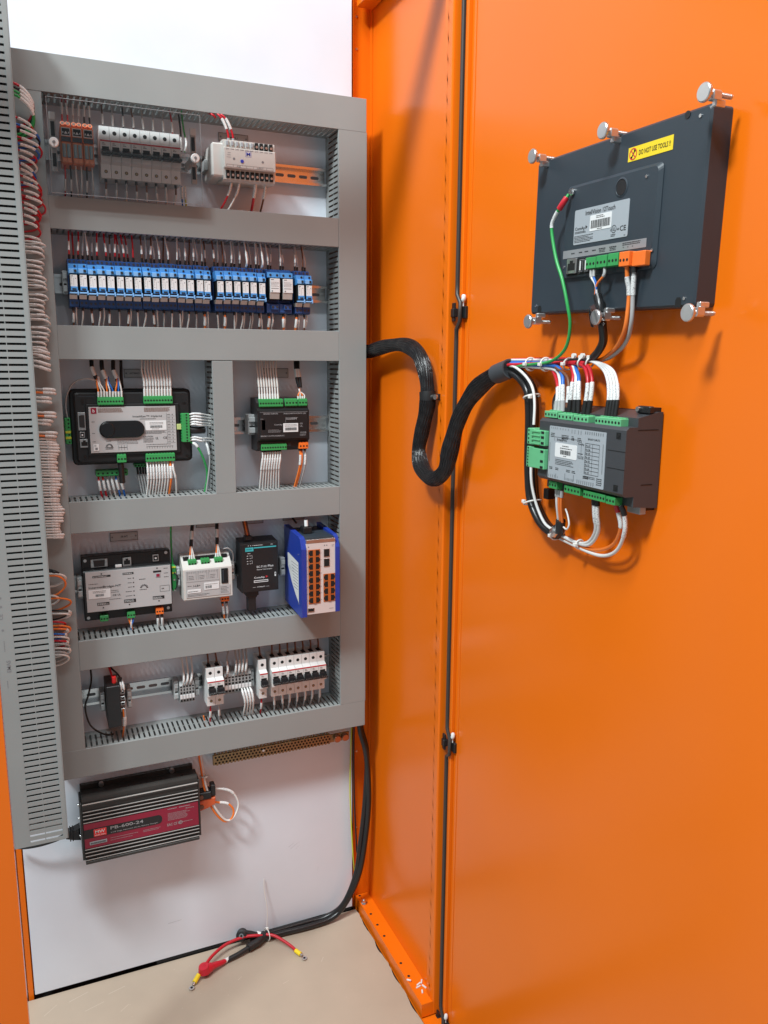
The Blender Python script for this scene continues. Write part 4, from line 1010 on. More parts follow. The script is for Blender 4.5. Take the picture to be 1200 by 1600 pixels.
# ------------------------------------------------------------------ touch panel on the door (door frame: along, out(-), up)
tp = thing('touch_panel', 'large dark blue-grey touch panel seen from behind, with a yellow DO NOT USE TOOLS sticker', 'touch panel', (762, 0, 165), 'door')
tp.rotation_euler = (0, math.radians(1.25), -math.pi/2); tp.location = ((XD+22)*K, -734*K, 170.5*K); tp.scale = (1.033, 1, 1.033)
oc = [(607, 267), (610, 270), (896, 269), (898, 264), (917, 264), (920, 262), (920, 66), (917, 63), (610, 63), (607, 66)]
MB().prism(rrect(605, 920, 63, 266.5, 4), -52, -22.2, 'y', bev=2.5).build('housing', 'panel_grey', tp)
rp_ = MB().prism(rrect(680, 857, 107, 222, 7), -57, -52.1, 'y', bev=4).build('raised_back', 'panel_grey', tp)
ri = MB()
for k in range(28):
    t0, t1 = 2*math.pi*k/28, 2*math.pi*(k+1)/28
    ri.add([(792+11.5*math.cos(t0),-57.3,204+11.5*math.sin(t0)),(792+11.5*math.cos(t1),-57.3,204+11.5*math.sin(t1)),(792+9.6*math.cos(t1),-58.2,204+9.6*math.sin(t1)),(792+9.6*math.cos(t0),-58.2,204+9.6*math.sin(t0))], [(0,1,2,3)])
    ri.add([(792+9.6*math.cos(t0),-58.2,204+9.6*math.sin(t0)),(792+9.6*math.cos(t1),-58.2,204+9.6*math.sin(t1)),(792+9*math.cos(t1),-57.2,204+9*math.sin(t1)),(792+9*math.cos(t0),-57.2,204+9*math.sin(t0))], [(0,1,2,3)])
bt = ri.build('cap_ring', 'panel_grey', tp)
MB().cyl((792, -57.1, 204), (792, -57.8, 204), 8.8, 24).build('round_cap', 'black_plastic', tp)
# yellow sticker
ys = MB().box(794.5, 867.5, -52.5, -52.05, 231.5, 247).build('yellow_sticker', 'warn_yellow', tp)
MB().text('DO NOT USE TOOLS !!', 813, 236.3, 5.6, -52.8, 51).build('lettering', 'ink_black', ys)
rg = MB()
for k in range(20):
    t0, t1 = 2*math.pi*k/20, 2*math.pi*(k+1)/20
    rg.add([(803+6.6*math.cos(t0),-52.8,239.2+6.6*math.sin(t0)),(803+6.6*math.cos(t1),-52.8,239.2+6.6*math.sin(t1)),(803+5.4*math.cos(t1),-52.8,239.2+5.4*math.sin(t1)),(803+5.4*math.cos(t0),-52.8,239.2+5.4*math.sin(t0))], [(0,1,2,3)])
rg.add([(798.6,-52.9,243.4),(799.5,-52.9,244.2),(807.6,-52.9,235.2),(806.7,-52.9,234.4)], [(0,1,2,3)])
rg.build('red_ring', 'ink_red', ys)
MB().add([(799.8,-52.75,235.6),(801,-52.75,234.6),(806.4,-52.75,242.4),(805.2,-52.75,243.4)], [(0,1,2,3)]).disc(805.8, -52.75, 242.8, 1.7, 8).disc(800.2, -52.75, 235.2, 1.7, 8).build('tool_sign', 'ink_black', ys)
# rating label
lb = MB().prism(rrect(704.5, 809, 147, 189.5, 2), -57.6, -57.05, 'y').build('rating_label', 'label_silver', tp)
Y = -57.85
p = MB().text('InteliVision 12Touch', 727, 181, 5.6, Y, 57).text('ComAp', 707, 164.5, 5.2, Y, 20)
p.add([(728.4,Y,169),(728.4,Y,164.5),(732.5,Y,166.8)], [(0,1,2)]).lines(707, 732, 163, 160.2, 2, Y, .7).lines(706, 746, 158, 149, 5, Y, .7)
for k in range(16):
    t0, t1 = 2*math.pi*k/16, 2*math.pi*(k+1)/16
    p.add([(784+4.6*math.cos(t0),Y,158+4.6*math.sin(t0)),(784+4.6*math.cos(t1),Y,158+4.6*math.sin(t1)),(784+3.9*math.cos(t1),Y,158+3.9*math.sin(t1)),(784+3.9*math.cos(t0),Y,158+3.9*math.sin(t0))], [(0,1,2,3)])
p.text('UL', 784, 156, 4, Y-.05, 4.6, al='c').text('c', 777.5, 156, 2.4, Y).text('us', 789.6, 156, 2.4, Y).lines(779, 788, 152.5, 149.2, 2, Y, .8).text('CE', 795, 154.5, 6, Y, 11).lines(803, 807, 149.5, 148.5, 1, Y, .8)
p.build('lettering', 'ink_black', lb)
s = MB().prism(rrect(737, 778.5, 160.5, 179.2, 1.5), -58, -57.65, 'y').build('white_sticker', 'label_white', lb)
MB().bars(739.5, 776.5, 163.5, 173, -58.2, pitch=2.0).lines(749, 767, 178.4, 174.4, 2, -58.2, .8).lines(752, 764, 162.8, 161.2, 1, -58.2, .8).build('barcode', 'ink_black', s)
# port recess
pr_ = MB().box(681, 852, -57.3, -57.02, 107.5, 136).build('port_field', 'panel_grey', tp)
st_ = MB().box(684, 843, -57.7, -57.35, 131.5, 141.5).build('port_strip', 'strip_shaded', tp)
p = MB()
for x in (702, 718, 730, 745): p.lines(x, x+7, 138, 135.5, 1, -57.9, 1.4, 0, 0)
for x in (758, 778): p.lines(x, x+13, 139, 136, 1, -57.9, 1.2, 0, 0); p.lines(x+1, x+12, 136.5, 133, 2, -57.9, .8, 0, 0)
for x in (803, 811, 819): p.text('+', x, 133.4, 2.4, -57.9)
p.lines(802, 838, 140.5, 136.6, 2, -57.9, .9)
p.build('lettering', 'ink_black', st_)
MB().box(694.5, 722, -58.4, -57.35, 109.5, 130).box(722, 752, -58.4, -57.35, 110, 129.5).build('port_well', 'hole_black', tp)
rj45(tp, 698, 718.5, 111.5, 130, -58.5)
for x in (724.5, 735.5):
    o = MB().prism(rrect(x, x+8, 112, 127.5, 1.5), -61.5, -58.45, 'y').build('usb_port', 'dull_steel', tp)
    MB().box(x+1.2, x+6.8, -61.8, -61.55, 113.2, 126.3).build('port_opening', 'hole_black', o)
    MB().box(x+2.6, x+4.6, -62.4, -61.85, 114, 125.5).build('port_tongue', 'sleeve_white', o)
def dplug(x0, x1, z0, z1, n, m):
    o = MB().box(x0, x1, -70, -57.4, z0, z1, 0.5).build('plug_connector', m, tp)
    h = MB()
    for i in range(n): h.disc(x0+(i+.5)*(x1-x0)/n, -70.25, z0+(z1-z0)*.42, 1.75, 10)
    h.build('screw_hole', 'hole_black', o, kind='stuff')
dplug(749, 768, 113.5, 127, 3, 'green_plastic'); dplug(769.5, 789, 113.5, 127.5, 3, 'green_plastic'); dplug(791.5, 810, 113.5, 128, 3, 'green_plastic'); dplug(812, 829.5, 111.5, 128, 3, 'orange_plastic')
MB().box(830, 852, -66, -57.4, 110.5, 127, 0.8).build('plug_connector', 'orange_plastic', tp)
for (x, z) in ((687.5, 121), (853, 127), (690, 214), (835, 209), (620, 74), (905, 72), (626, 258), (905, 257), (762, 262)): MB().cyl((x, -57 if 684 < x < 857 and 107 < z < 222 else -52, z), (x, -58.2 if 684 < x < 857 and 107 < z < 222 else -53.2, z), 1.9, 10).build('screw', 'steel', tp)
for (x, z) in ((628, 66), (768, 65.5), (896, 65.5)): MB().prism([(x-4.5, z-3), (x-4.5, z+5), (x-2.5, z+8), (x+2.5, z+8), (x+4.5, z+5), (x+4.5, z-3)], -52.3, -52.05, 'y').build('clamp_notch', 'hole_black', tp)
MB().cyl((886, -52, 262.5), (886, -52.8, 262.5), 4, 14).build('dimple', 'black_plastic', tp)
# clamps: thumbscrews that hold the panel to the door
def clamp(x, z, up, label):
    d = 1 if up else -1
    t = thing('panel_clamp', label, 'clamp', (x, 0, z), 'door', group='bright clamps round the touch panel')
    dsc = MB().cyl((x, -57, z), (x, -54, z), 9.4, 28).cyl((x, -57.8, z), (x, -57, z), 8.6, 28, r1=9.4)
    for q in range(28): a = 2*math.pi*q/28; dsc.box(x+9.2*math.cos(a)-.5, x+9.2*math.cos(a)+.5, -56.8, -54.2, z+9.2*math.sin(a)-.5, z+9.2*math.sin(a)+.5)
    dsc.build('thumb_disc', 'clamp_steel', t)
    pn = MB().cyl((x, -54, z), (x, -47, z), 3.4, 14).cyl((x, -36, z), (x, -18, z), 2.2, 12)
    for q in range(9): pn.cyl((x, -35+q*1.8, z), (x, -34.2+q*1.8, z), 2.7, 12)
    pn.build('threaded_pin', 'clamp_steel', t)
    MB().prism([(x-4.5, z-6*d), (x-4.5, z+2*d), (x-2.5, z+4*d), (x+2.5, z+4*d), (x+4.5, z+2*d), (x+4.5, z-6*d)], -47, -36, 'y', bev=1).build('clamp_body', 'clamp_steel', t)
    MB().box(x-3, x+3, -42, -28, z-12 if up else z+6, z-5 if up else z+12, 1).build('hook', 'clamp_steel', t)
    return t
for x, z, up, l in ((599.1, 279.4, 1, 'bright thumbscrew clamp at the upper corner of the touch panel nearest the hinges'), (750.6, 276.3, 1, 'bright thumbscrew clamp midway along the top edge of the touch panel'), (913.3, 274.3, 1, 'bright thumbscrew clamp at the top outer corner of the touch panel'),
                    (604.2, 56.3, 0, 'bright thumbscrew clamp at the lower corner of the touch panel nearest the hinges'), (756.7, 55.3, 0, 'bright thumbscrew clamp behind the black cable under the touch panel'), (913.3, 53.2, 0, 'bright thumbscrew clamp at the bottom outer corner of the touch panel')): clamp(x, z, up, l)

# ------------------------------------------------------------------ protection controller on the door
pc = thing('relay_controller', 'charcoal relay controller on the open door, grey face plate and rows of pale green plugs', 'controller', (736, 0, -120), 'door')
prof = [(-57, -82), (-57, -160), (-53, -164), (-40, -164), (-40, -177), (-8, -180), (-2, -180), (-2, -60), (-8, -60), (-40, -67), (-40, -78), (-53, -78)]
MB().prism(prof, 646, 829, 'x').build('housing', 'pro_grey', pc)
MB().prism([(640, -59.5), (640, -180), (823, -180), (823, -59.5)], -6, -0.2, 'y').build('base', 'black_plastic', pc)
for (x, z, d) in ((809, -59, 1), (809, -180, -1), (626, -180, -1)):
    e = MB().prism([(x-14, z-4*d), (x-10, z+4*d), (x+14, z+4*d), (x+14, z-4*d)], -16, -0.2, 'y').build('mounting_ear', 'black_plastic', pc)
    MB().cyl((x-4, -16, z), (x-4, -19, z), 4, 10).build('screw', 'dull_steel', e)
MB().box(802, 826, -26, -16.1, -188, -178, 0.8).build('grey_foot', 'stop_grey', pc)
MB().box(806, 829, -24, -16.1, -62, -53, 1.2).build('mounting_tab', 'black_plastic', pc)
MB().cyl((810, -24, -57), (810, -27, -57), 3.2, 10).build('tab_screw', 'dull_steel', pc)
sm_ = MB()
for z in (-108, -130): sm_.box(796, 829.2, -57.3, -57.05, z-.4, z+.4)
sm_.box(829.02, 829.3, -40, -8, -82, -81).box(829.02, 829.3, -30, -12, -150, -149)
sm_.build('seam', 'hole_black', pc)
for z in (-89, -154): MB().box(811, 819, -57.4, -57.05, z-4, z+4, 0).cyl((815, -57.4, z), (815, -58, z), 2.2, 8).build('screw_well', 'hole_black', pc)
fp2 = MB().prism(rrect(671.5, 792.5, -159.5, -87, 1.5), -57.7, -57.05, 'y').build('face_plate', 'label_silver', pc)
Y = -57.95
p = MB().text('InteliPro', 690, -106.5, 4.0, Y, 22).text('ComAp', 736.5, -107.5, 3.6, Y, 13)
for i in range(4): p.quad(675+i*4.6, 675.6+i*4.6, Y, -91, -88.4)
for i in range(4): p.quad(696+i*6, 696.6+i*6, Y, -91, -88.6)
for x in (722, 728.5, 736, 741.5): p.quad(x, x+.6, Y, -94, -88.6)
for i in range(9): p.quad(751+i*4.4, 751.8+i*4.4, Y, -92.5, -88.6)
for (x, w, z) in ((675, 9, -96), (700, 16, -97), (722, 6, -97), (735, 9, -98)): p.lines(x, x+w, z, z-6.5, 3, Y, 1.0, 0, .1)
p.text('BINARY INPUTS', 757, -99.5, 2.6, Y, 24)
for z in (-101.5, -119.5):
    p.quad(684, 744, Y, z-.2, z+.2) if z > -110 else None
p.quad(684, 684.4, Y, -107, -101.5).quad(743.6, 744, Y, -126, -101.5)
for i in range(9): p.quad(752, 781, Y, -104-i*5-.25, -104-i*5+.25)
for x in (752, 767, 781): p.quad(x-.2, x+.2, Y, -144, -104)
for i in range(8): p.text('Pin '+('60U'[i % 3])+str(7-i if i < 6 else i), 753, -108.2-i*5, 2.6, Y, 9.5)
p.lines(752, 780, -146, -150, 2, Y, .8).lines(688, 733, -131, -139.5, 4, Y, .8).text('UL', 737, -125.5, 4.0, Y, 5.4).text('CE', 744, -125.5, 3.6, Y, 5.4).lines(737, 749, -118, -120, 1, Y, 1)
for (x, w) in ((675, 7), (689, 7), (714, 9), (726, 8)): p.lines(x, x+w, -143, -147, 2, Y, 1.0, 0, .05)
for i in range(4): p.quad(674+i*4.6, 674.6+i*4.6, Y, -158, -154)
p.quad(690, 690.6, Y, -158, -152).quad(694, 694.6, Y, -158, -155).quad(711, 711.6, Y, -158, -149).quad(730, 730.6, Y, -158, -149)
for i in range(6): p.quad(714+i*3, 714.6+i*3, Y, -158, -154.5)
for i in range(9): p.quad(738+i*4.2, 738.8+i*4.2, Y, -158.4, -153.5)
p.lines(750, 762, -146.5, -151, 2, Y, 1.1, 0, .1).lines(778, 790, -146, -156, 4, Y, 1.1)
for k in range(24): p.quad(787.5, 788.6, Y, -140+k*1.6, -139.2+k*1.6); p.quad(673.4, 674.4, Y, -136+k*1.1, -135.4+k*1.1)
p.build('lettering', 'ink_black', fp2)
s = MB().prism(rrect(686.5, 735, -128.5, -109, 2), -58.1, -57.75, 'y').build('white_sticker', 'label_white', fp2)
MB().bars(699, 722, -124, -118, -58.3).lines(703, 719, -111.5, -113.5, 1, -58.3, 1).lines(698, 726, -114.5, -116.8, 1, -58.3, 1).lines(706, 716, -125, -127, 1, -58.3, .8).build('barcode', 'ink_black', s)
def pplug(x0, x1, z0, z1, n, y0=-52, m='pale_green', side=None):
    o = MB().box(x0, x1, y0, -14, z0, z1, 0.6)
    h = MB(); p_ = (x1-x0)/n
    for i in range(n):
        h.disc(x0+(i+.5)*p_, y0-.25, (z0+z1)/2, min(1.8, p_*.3), 10)
        o.box(x0+(i+.5)*p_-p_*.4, x0+(i+.5)*p_+p_*.4, y0+8, -15, z1 if z0 > -100 else z0-1.2, z1+1.2 if z0 > -100 else z0, 0.2)
    o = o.build('plug_connector', m, pc); h.build('screw_hole', 'hole_black', o, kind='stuff')
pplug(649, 678, -77, -68, 4); pplug(681, 713, -78, -69.5, 4); pplug(715.5, 747, -78.5, -70, 4); pplug(761, 811, -79, -69, 8); MB().box(811.2, 824, -30, -14, -78, -70, .6).build('plug_connector', 'pale_green', pc)
pplug(664, 683, -176, -165.5, 3, -50, 'green_plastic'); pplug(703, 738, -176.5, -166, 5, -52, 'green_plastic'); pplug(745, 790, -177, -167, 8, -52, 'green_plastic'); pplug(791.5, 809, -177.5, -167.5, 3, -52, 'green_plastic')
for (z0, z1, n, ribs) in ((-117, -94, 4, 1), (-150, -120, 7, 0)):
    o = MB().box(623, 640, -62, -30, z0, z1, 0.8).box(640.1, 669, -63.5, -40, z0+1, z1-1, 0.6)
    h = MB(); p_ = (z1-z0)/n
    for i in range(n):
        c = z0+(i+.5)*p_
        h.disc(627, -62.3, c, 1.6, 10); o.box(621.4, 622.9, -60, -32, c-p_*.38, c+p_*.38, .3)
        if ribs: o.box(636, 658, -65, -63.6, c-1, c+1, .2)
    for c in ((0.2, 0.55, 0.85) if ribs else (0.12, 0.4, 0.86)): h.add([(660, -63.8, z0+(z1-z0)*c-1.8), (660, -63.8, z0+(z1-z0)*c+1.8), (667, -63.8, z0+(z1-z0)*c+1.8), (667, -63.8, z0+(z1-z0)*c-1.8)], [(0,1,2,3)])
    o = o.build('plug_connector', 'pale_green', pc); h.build('screw_hole', 'hole_black', o, kind='stuff')

# ------------------------------------------------------------------ braided harness across the hinge
SL = [(664,60,20),(668,20,19),(672,-66,29),(675,-145,30),(677,-200,14),(678,-230,-19),(678,-243,-60),(678,-240,-90),(675,-227,-134),(671,-223,-171),(668,-247,-202),(664,-300,-214),(664,-345,-192),(668,-357,-151),(672,-369,-111),(678,-386,-77),(684,-416,-46),(688,-459,-24),(690,-508,-11)]
path = catmull(SL, 10)
hs = solo(MB().tube(path, lambda t: 13.8 + 0.9*math.sin(t*37) + 0.7*math.sin(t*71+1), 40, ribs=0.05, twist=0.02), 'braided_harness', 'braid', 'thick black braided cable harness looping from the cabinet across the hinge to the door', 'cable harness', SL[0])
th = MB()
# pale plastic filaments of the braid that catch the light
P = path; N = len(P)
for k in range(40):
    ph = 2*math.pi*k/40; L = []
    a = (P[1]-P[0]).normalized().orthogonal().normalized()
    for i in range(N):
        t = (P[min(i+1, N-1)]-P[max(i-1, 0)]).normalized(); a = (a-t*a.dot(t)).normalized(); b = t.cross(a)
        q = ph + (0.035 if k % 2 else -0.035)*i; rr = 13.9 + 0.9*math.sin(i/(N-1)*37) + 0.7*math.sin(i/(N-1)*71+1)
        L.append(P[i]+(a*math.cos(q)+b*math.sin(q))*rr)
    th.tube(L, 0.5, 4)
th.build('braid_filaments', 'filament', hs, kind='stuff')
c0 = MB().tube(cut_path(path, 0.397, 0.414), 15.6, 24).build('clamp_band', 'black_rubber', hs)
solo(MB().tube([(676, -252, -67), (688, -262, -66), (690, -272, -66)], 6, 10), 'harness_clip', 'black_rubber', 'black fixing tab of the harness on the perforated front post', 'clip', (690, -272, -66))
MB().cyl((684, -268, -66), (680, -269.5, -66), 4.6, 14).build('screw', 'steel', bpy.context.scene.objects['harness_clip'])
tpw = solo(MB().tube(cut_path(path, 0.955, 1.0), 15.6, 24), 'tape_wrap', 'tape_grey', 'dark grey tape wrapped round the end of the braided harness on the door', 'tape', SL[-1])

def dw(pts, r, m, label, group, **k):
    if 'marks' in k: k['marks'] = tuple((q[0], q[1], 'marker_white', 1.22) for q in k['marks'])
    return wire(pts, r, m, label, group, frame='door', n=8, **k)
LBL = lambda c, w: '%s wire %s' % (c, w)
BC = [(495,-22,-10),(536,-22,-22),(560,-22,-40),(566,-22,-62),(569,-22,-91),(570,-22,-135),(573,-22,-171),(581,-22,-208),(603,-22,-234),(626,-22,-246),(650,-22,-250)]
for k, (dx, dz, dy) in enumerate(((-4, -3, 0), (5.5, 4, 2), (1, -2, 9))):
    dw([(x+dx, y+dy, z+(dz if i < 3 else dz*.3)) for i, (x, y, z) in enumerate(BC)], 5.6, 'black_sheath', '%s of the thick black cables curving down beside the relay controller' % ('outer', 'inner', 'rear')[k], 'thick black cables on the door', name='cable', cat='cable')
dw([(500,-24,-6),(530,-27,-9),(563,-29,-22),(584,-30,-39),(594,-32,-62),(600,-36,-92)], 2.2, 'wire_white', 'white wire following the black cables down into the side plug of the relay controller', 'white wires beside the black cables')
dw([(588,-30,-150),(591,-31,-170),(595,-30,-190),(606,-28,-215),(625,-27,-236),(645,-26,-243)], 2.2, 'wire_white', 'white wire leaving the side plug and following the black cables down', 'white wires beside the black cables')
redA = [(500,-18,-9),(563,-20,-9),(612,-22,-9),(637,-28,-20),(656,-36,-40),(659,-40,-68)]
whA = [(500,-18,-7),(577,-24,-8),(631,-26,-11),(650,-30,-22),(662,-36,-41),(667,-40,-68)]
blA = [(500,-20,-4),(580,-26,-5),(635,-28,-6),(658,-32,-17),(670,-38,-36),(675,-40,-68)]
F = ((0.93, 1.0, 'wire_black'),); Fg = ((0.93, 1.0, 'wire_grey'),); Mk = ((0.83, 0.93),)
dw(redA, 2.6, 'wire_red', 'red wire into the first plug on top of the relay controller', 'coloured wires over the relay controller', marks=Mk, ferrules=Fg)
dw(whA, 2.6, 'wire_white', 'white wire between red and blue into the first plug on top of the relay controller', 'coloured wires over the relay controller', marks=Mk, ferrules=Fg)
dw(blA, 2.9, 'wire_blue', 'blue wire into the first plug on top of the relay controller', 'coloured wires over the relay controller', marks=Mk, ferrules=Fg)
dw([(650,-34,-45),(648,-36,-56),(652,-38,-68)], 2.8, 'wire_black', 'short black wire tucked behind the first red wire of the relay controller', 'coloured wires over the relay controller')
for k, (m, nm, dx) in enumerate((('wire_red', 'red', 0), ('wire_white', 'white', 11), ('wire_blue', 'blue', 20))):
    dw([(500,-16-k,-6+2*k),(643+dx*.4,-20,-3),(677+dx*.5,-28,-14),(688+dx*.75,-36,-32),(690+dx,-40,-68)], 2.6, m, '%s wire into the second plug on top of the relay controller' % nm, 'coloured wires over the relay controller', marks=Mk, ferrules=F)
dw([(640,-30,-8),(672,-34,-20),(683,-38,-38),(684,-40,-68)], 2.3, 'wire_brown', 'dark wire in the second plug on top of the relay controller', 'coloured wires over the relay controller', marks=((.6, .85),), ferrules=F)
for k in range(2):
    dw([(500,-22-k*4,-5-k),(659+k*7,-24,-2+k),(695+k*8,-26,-5+k),(714+k*9,-32,-17),(722+k*9,-36,-36),(722+k*9,-40,-70)], 2.6, 'wire_red', '%s of the two red wires into the third plug on top of the relay controller' % ('left', 'right')[k], 'coloured wires over the relay controller', marks=((.845, .93),), ferrules=F)
for k in range(4):
    dw([(500,-14-k,-1+k),(658,-18,0+k*.8),(706+k*5,-22,1-k*.6),(738+k*6,-26,-9),(757+k*6,-32,-24),(766+k*5.8,-36,-44),(768+k*5.8,-40,-70)], 2.0, 'wire_white', '%s of the four white wires into the wide plug on top of the relay controller' % nth(k), 'white wires over the relay controller', marks=((.865, .94),), ferrules=F)
dw([(500,-12,0),(600,-14,3),(690,-16,3)], 2.2, 'wire_blue', 'blue wire along the top of the coloured bundle beside the tape', 'coloured wires over the relay controller')
dw([(500,-12,3),(600,-16,4),(680,-18,4)], 2.2, 'wire_red', 'red wire along the top of the coloured bundle beside the tape', 'coloured wires over the relay controller')
GN = [(665,-40,219),(660,-46,207),(646,-48,192),(641,-48,177),(654,-48,138),(671,-48,108),(684,-47,74),(685,-42,47),(670,-37,18),(632,-32,1),(580,-28,-4),(505,-24,-8)]
gw = dw(GN, 2.3, 'wire_green', 'long green earth wire from the screw on the touch panel down to the bundle', None, marks=((.065, .125),), name='earth_wire')
gp = catmull(GN, 5)
MB().tube(cut_path(gp, .012, .055), 4.0, 8).build('red_lug_sleeve', 'wire_red', gw)
MB().cyl((668.5, -35.2, 222), (668.5, -38, 222), 4.6, 14).cyl((668.5, -38, 222), (668.5, -40.5, 222), 3.4, 6, smooth=False).box(663.5, 668.5, -37.5, -36, 217, 221.5, .3).build('ring_lug', 'steel', gw)
bk = dw([(737,-40,84),(747,-42,67),(749,-39,45),(738,-28,25),(715,-22,8),(691,-18,2),(622,-16,-1)], 5.6, 'black_sheath', 'black data cable hanging from the touch panel in front of the middle lower clamp', None, name='cable', cat='cable')
MB().tube([(748,-51,68),(757,-52,47)], 9.5, 14).build('foil_sleeve', 'clear_plastic', bk)
for k, (m, nm, x) in enumerate((('wire_white', 'white', 727), ('wire_blue', 'blue', 733), ('wire_orange', 'orange', 754))):
    dw([(x,-44,116),(x+2-k,-45,107),(739+k*1.5-2,-44,97),(737+(1-k)*2,-42,82)], 1.5, m, 'thin %s core twisted into the black data cable under the touch panel' % nm, 'cores of the data cable', ferrules=((0, .25, 'wire_grey'),))
dw([(793,-42,114),(793,-40,99),(793,-36,82),(790,-36,44),(769,-27,24),(740,-18,10),(713,-14,2),(662,-12,0)], 2.7, 'wire_orange', 'orange wire from the orange plug of the touch panel down to the bundle', None, marks=((.055, .16),))
dw([(804,-40,114),(803,-39,99),(801,-37,80),(798,-34,49),(781,-25,27),(756,-18,13),(724,-14,3),(669,-12,1)], 2.7, 'wire_grey', 'grey wire from the orange plug of the touch panel down to the bundle', None, marks=((.055, .16),))
for x in (831,): dw([(804,-40,115),(804,-40,106)], 3.6, 'wire_black', 'black ferrule collar under the orange plug of the touch panel', None, name='collar', cat='collar')
for k, (m, nm) in enumerate((('wire_white', 'white'), ('wire_orange', 'orange'), ('wire_orange', 'second orange'))):
    x = 670+k*6; dw([(x,-40,-178),(x-1-k,-38,-200),(x-6-k*1.5,-30,-226)], 2.0, m, '%s wire from the lower first plug of the relay controller into the black collar' % nm, 'three short wires under the relay controller', ferrules=((0, .2, 'wire_grey'),))
dw([(682,-32,-205),(690,-34,-212),(697,-36,-224),(692,-36,-232),(682,-34,-231)], 1.3, 'wire_white', 'thin white curled wire end under the relay controller', None)
dw([(668,-29,-224),(662,-26,-240),(650,-22,-250)], 7.2, 'black_rubber', 'short black heat-shrink collar under the relay controller', None, name='heat_shrink', cat='heat shrink')
dw([(660,-28,-239),(650,-26,-246)], 8.6, 'steel', 'silver foil band round the cables under the relay controller', None, name='foil_band', cat='band')
for k in range(2): dw([(756+k*6,-42,-178),(756+k*6,-40,-199),(750+k*6,-32,-223),(722+k*4,-22,-246-k*2),(689,-20,-252),(645,-18,-248)], 2.5, 'wire_white', '%s of the two white wires looping from the lower plugs back to the black collar' % ('left', 'right')[k], 'white wires under the relay controller', marks=((.05, .2),), ferrules=((0, .05, 'wire_black'),))
dw([(800,-42,-178),(801,-38,-190),(802,-34,-209),(782,-26,-234),(750,-20,-250),(713,-18,-256),(645,-16,-252)], 2.5, 'wire_orange', 'orange wire looping from the last lower plug of the relay controller', None, marks=((.05, .15),), ferrules=((0, .05, 'wire_red'),))
dw([(809,-42,-178),(812,-38,-190),(810,-34,-213),(789,-26,-241),(757,-20,-257),(718,-18,-260),(645,-16,-255)], 2.5, 'wire_white', 'white wire on the lowest outer loop under the relay controller', None, marks=((.06, .2),), ferrules=((0, .06, 'wire_black'),))
def tie(c, r, axis, label, tail=None, frame='door', m='tie_white', head=True):
    a, b = Vector(axis).orthogonal().normalized(), None
    ax = Vector(axis).normalized(); b = ax.cross(a)
    pts = [Vector(c)+(a*math.cos(2*math.pi*k/18)+b*math.sin(2*math.pi*k/18))*r for k in range(19)]
    mb = MB().tube(pts, 1.3, 6)
    if head: h = Vector(c)+Vector(tail or (0, -1, 0)).normalized()*(r+1); mb.box(h.x-3, h.x+3, h.y-2.4, h.y+2.4, h.z-2.4, h.z+2.4, .6)
    return solo(mb, 'cable_tie', m, label, 'cable tie', tuple(c), frame, 'white cable ties')
tie((564,-22,-4), 9.5, (1,0,0), 'white cable tie round the coloured bundle nearest the grey tape')
tie((605,-23,-4), 9.5, (1,0,0), 'white cable tie round the coloured bundle, second from the grey tape')
tie((661,-24,-3), 8.5, (1,0,-.3), 'white cable tie round the coloured bundle above the first plug')
tie((688,-22,-1), 6.5, (1,0,-.3), 'white cable tie with upright head, left of the pair above the relay controller', (0, -.3, 1))
tie((706,-22,-1), 6.5, (1,0,-.3), 'white cable tie with upright head, right of the pair above the relay controller', (0, -.3, 1))
tie((571,-22,-52), 12.5, (.35,0,-1), 'white cable tie round the black cables at the upper bend', (1, -1, 0))
tie((584,-22,-212), 13.5, (.45,0,-1), 'white cable tie round the black cables at the lower bend', (-1, -.6, 0))
tie((702,-20,-253), 6.5, (1,0,-.1), 'white cable tie round the loose loop under the relay controller')
tie((652,-22,-246), 12, (1,0,-.4), 'white cable tie at the black collar under the relay controller', (-1, -.6, -.6))
solo(MB().box(600, 612, -14, -0.5, -204, -188, 1), 'cable_holder', 'black_plastic', 'black stick-on cable base behind the black cables on the door', 'cable base', (606, 0, -196), 'door')
for c in ((686, -34, 6), (705, -34, 6)): solo(MB().cyl((c[0], c[1]+2, c[2]+2), (c[0], c[1]-2, c[2]+2), 3.4, 12), 'tie_tail', 'tie_white', 'round white cable tie tail above the relay controller, %s of two' % ('left' if c[0] < 700 else 'right'), 'cable tie', (c[0], c[1], c[2]), 'door', 'white tie tails')

# ------------------------------------------------------------------ battery cables lying on the cabinet floor
for k in range(2):
    wire([(650+k*6,44+k*8,-770),(655+k*6,40+k*8,-857),(671+k*4,38+k*6,-929),(678-k*6,38+k*8,-1047),(668-k*8,40+k*8,-1166),(652-k*4,42+k*8,-1250),(622-k*6,52,-1322),(585-k*10,52+k*10,-1352),(524,50+k*16,-1355),(446,54+k*12,-1355),(404-k*20,52+k*10,-1353)], 6.4, 'black_sheath', '%s thick black battery cable hanging down the right side and lying on the beige floor' % ('front', 'rear')[k], 'battery cables', name='cable', n=12, per=8, cat='cable')
wire([(646,60,-770),(642,64,-900),(640,66,-1020),(641,60,-1120),(644,56,-1200),(652,66,-1250)], 1.7, 'wire_yellow', 'thin green-yellow earth wire hanging behind the black battery cables', None, name='earth_wire')
wire([(652,62,-770),(650,66,-900),(652,68,-1050),(658,66,-1200)], 1.9, 'wire_black', 'thin black wire hanging behind the black battery cables', None)
bo = solo(MB().cyl((368, 74, -1344), (363, 60, -1337), 13, 22).cyl((363, 60, -1337), (362.2, 57.8, -1335.9), 13, 22, r1=9.5), 'terminal_boot', 'black_rubber', 'round black rubber terminal boot at the end of a battery cable on the floor', 'terminal boot', (370, 88, -1350))
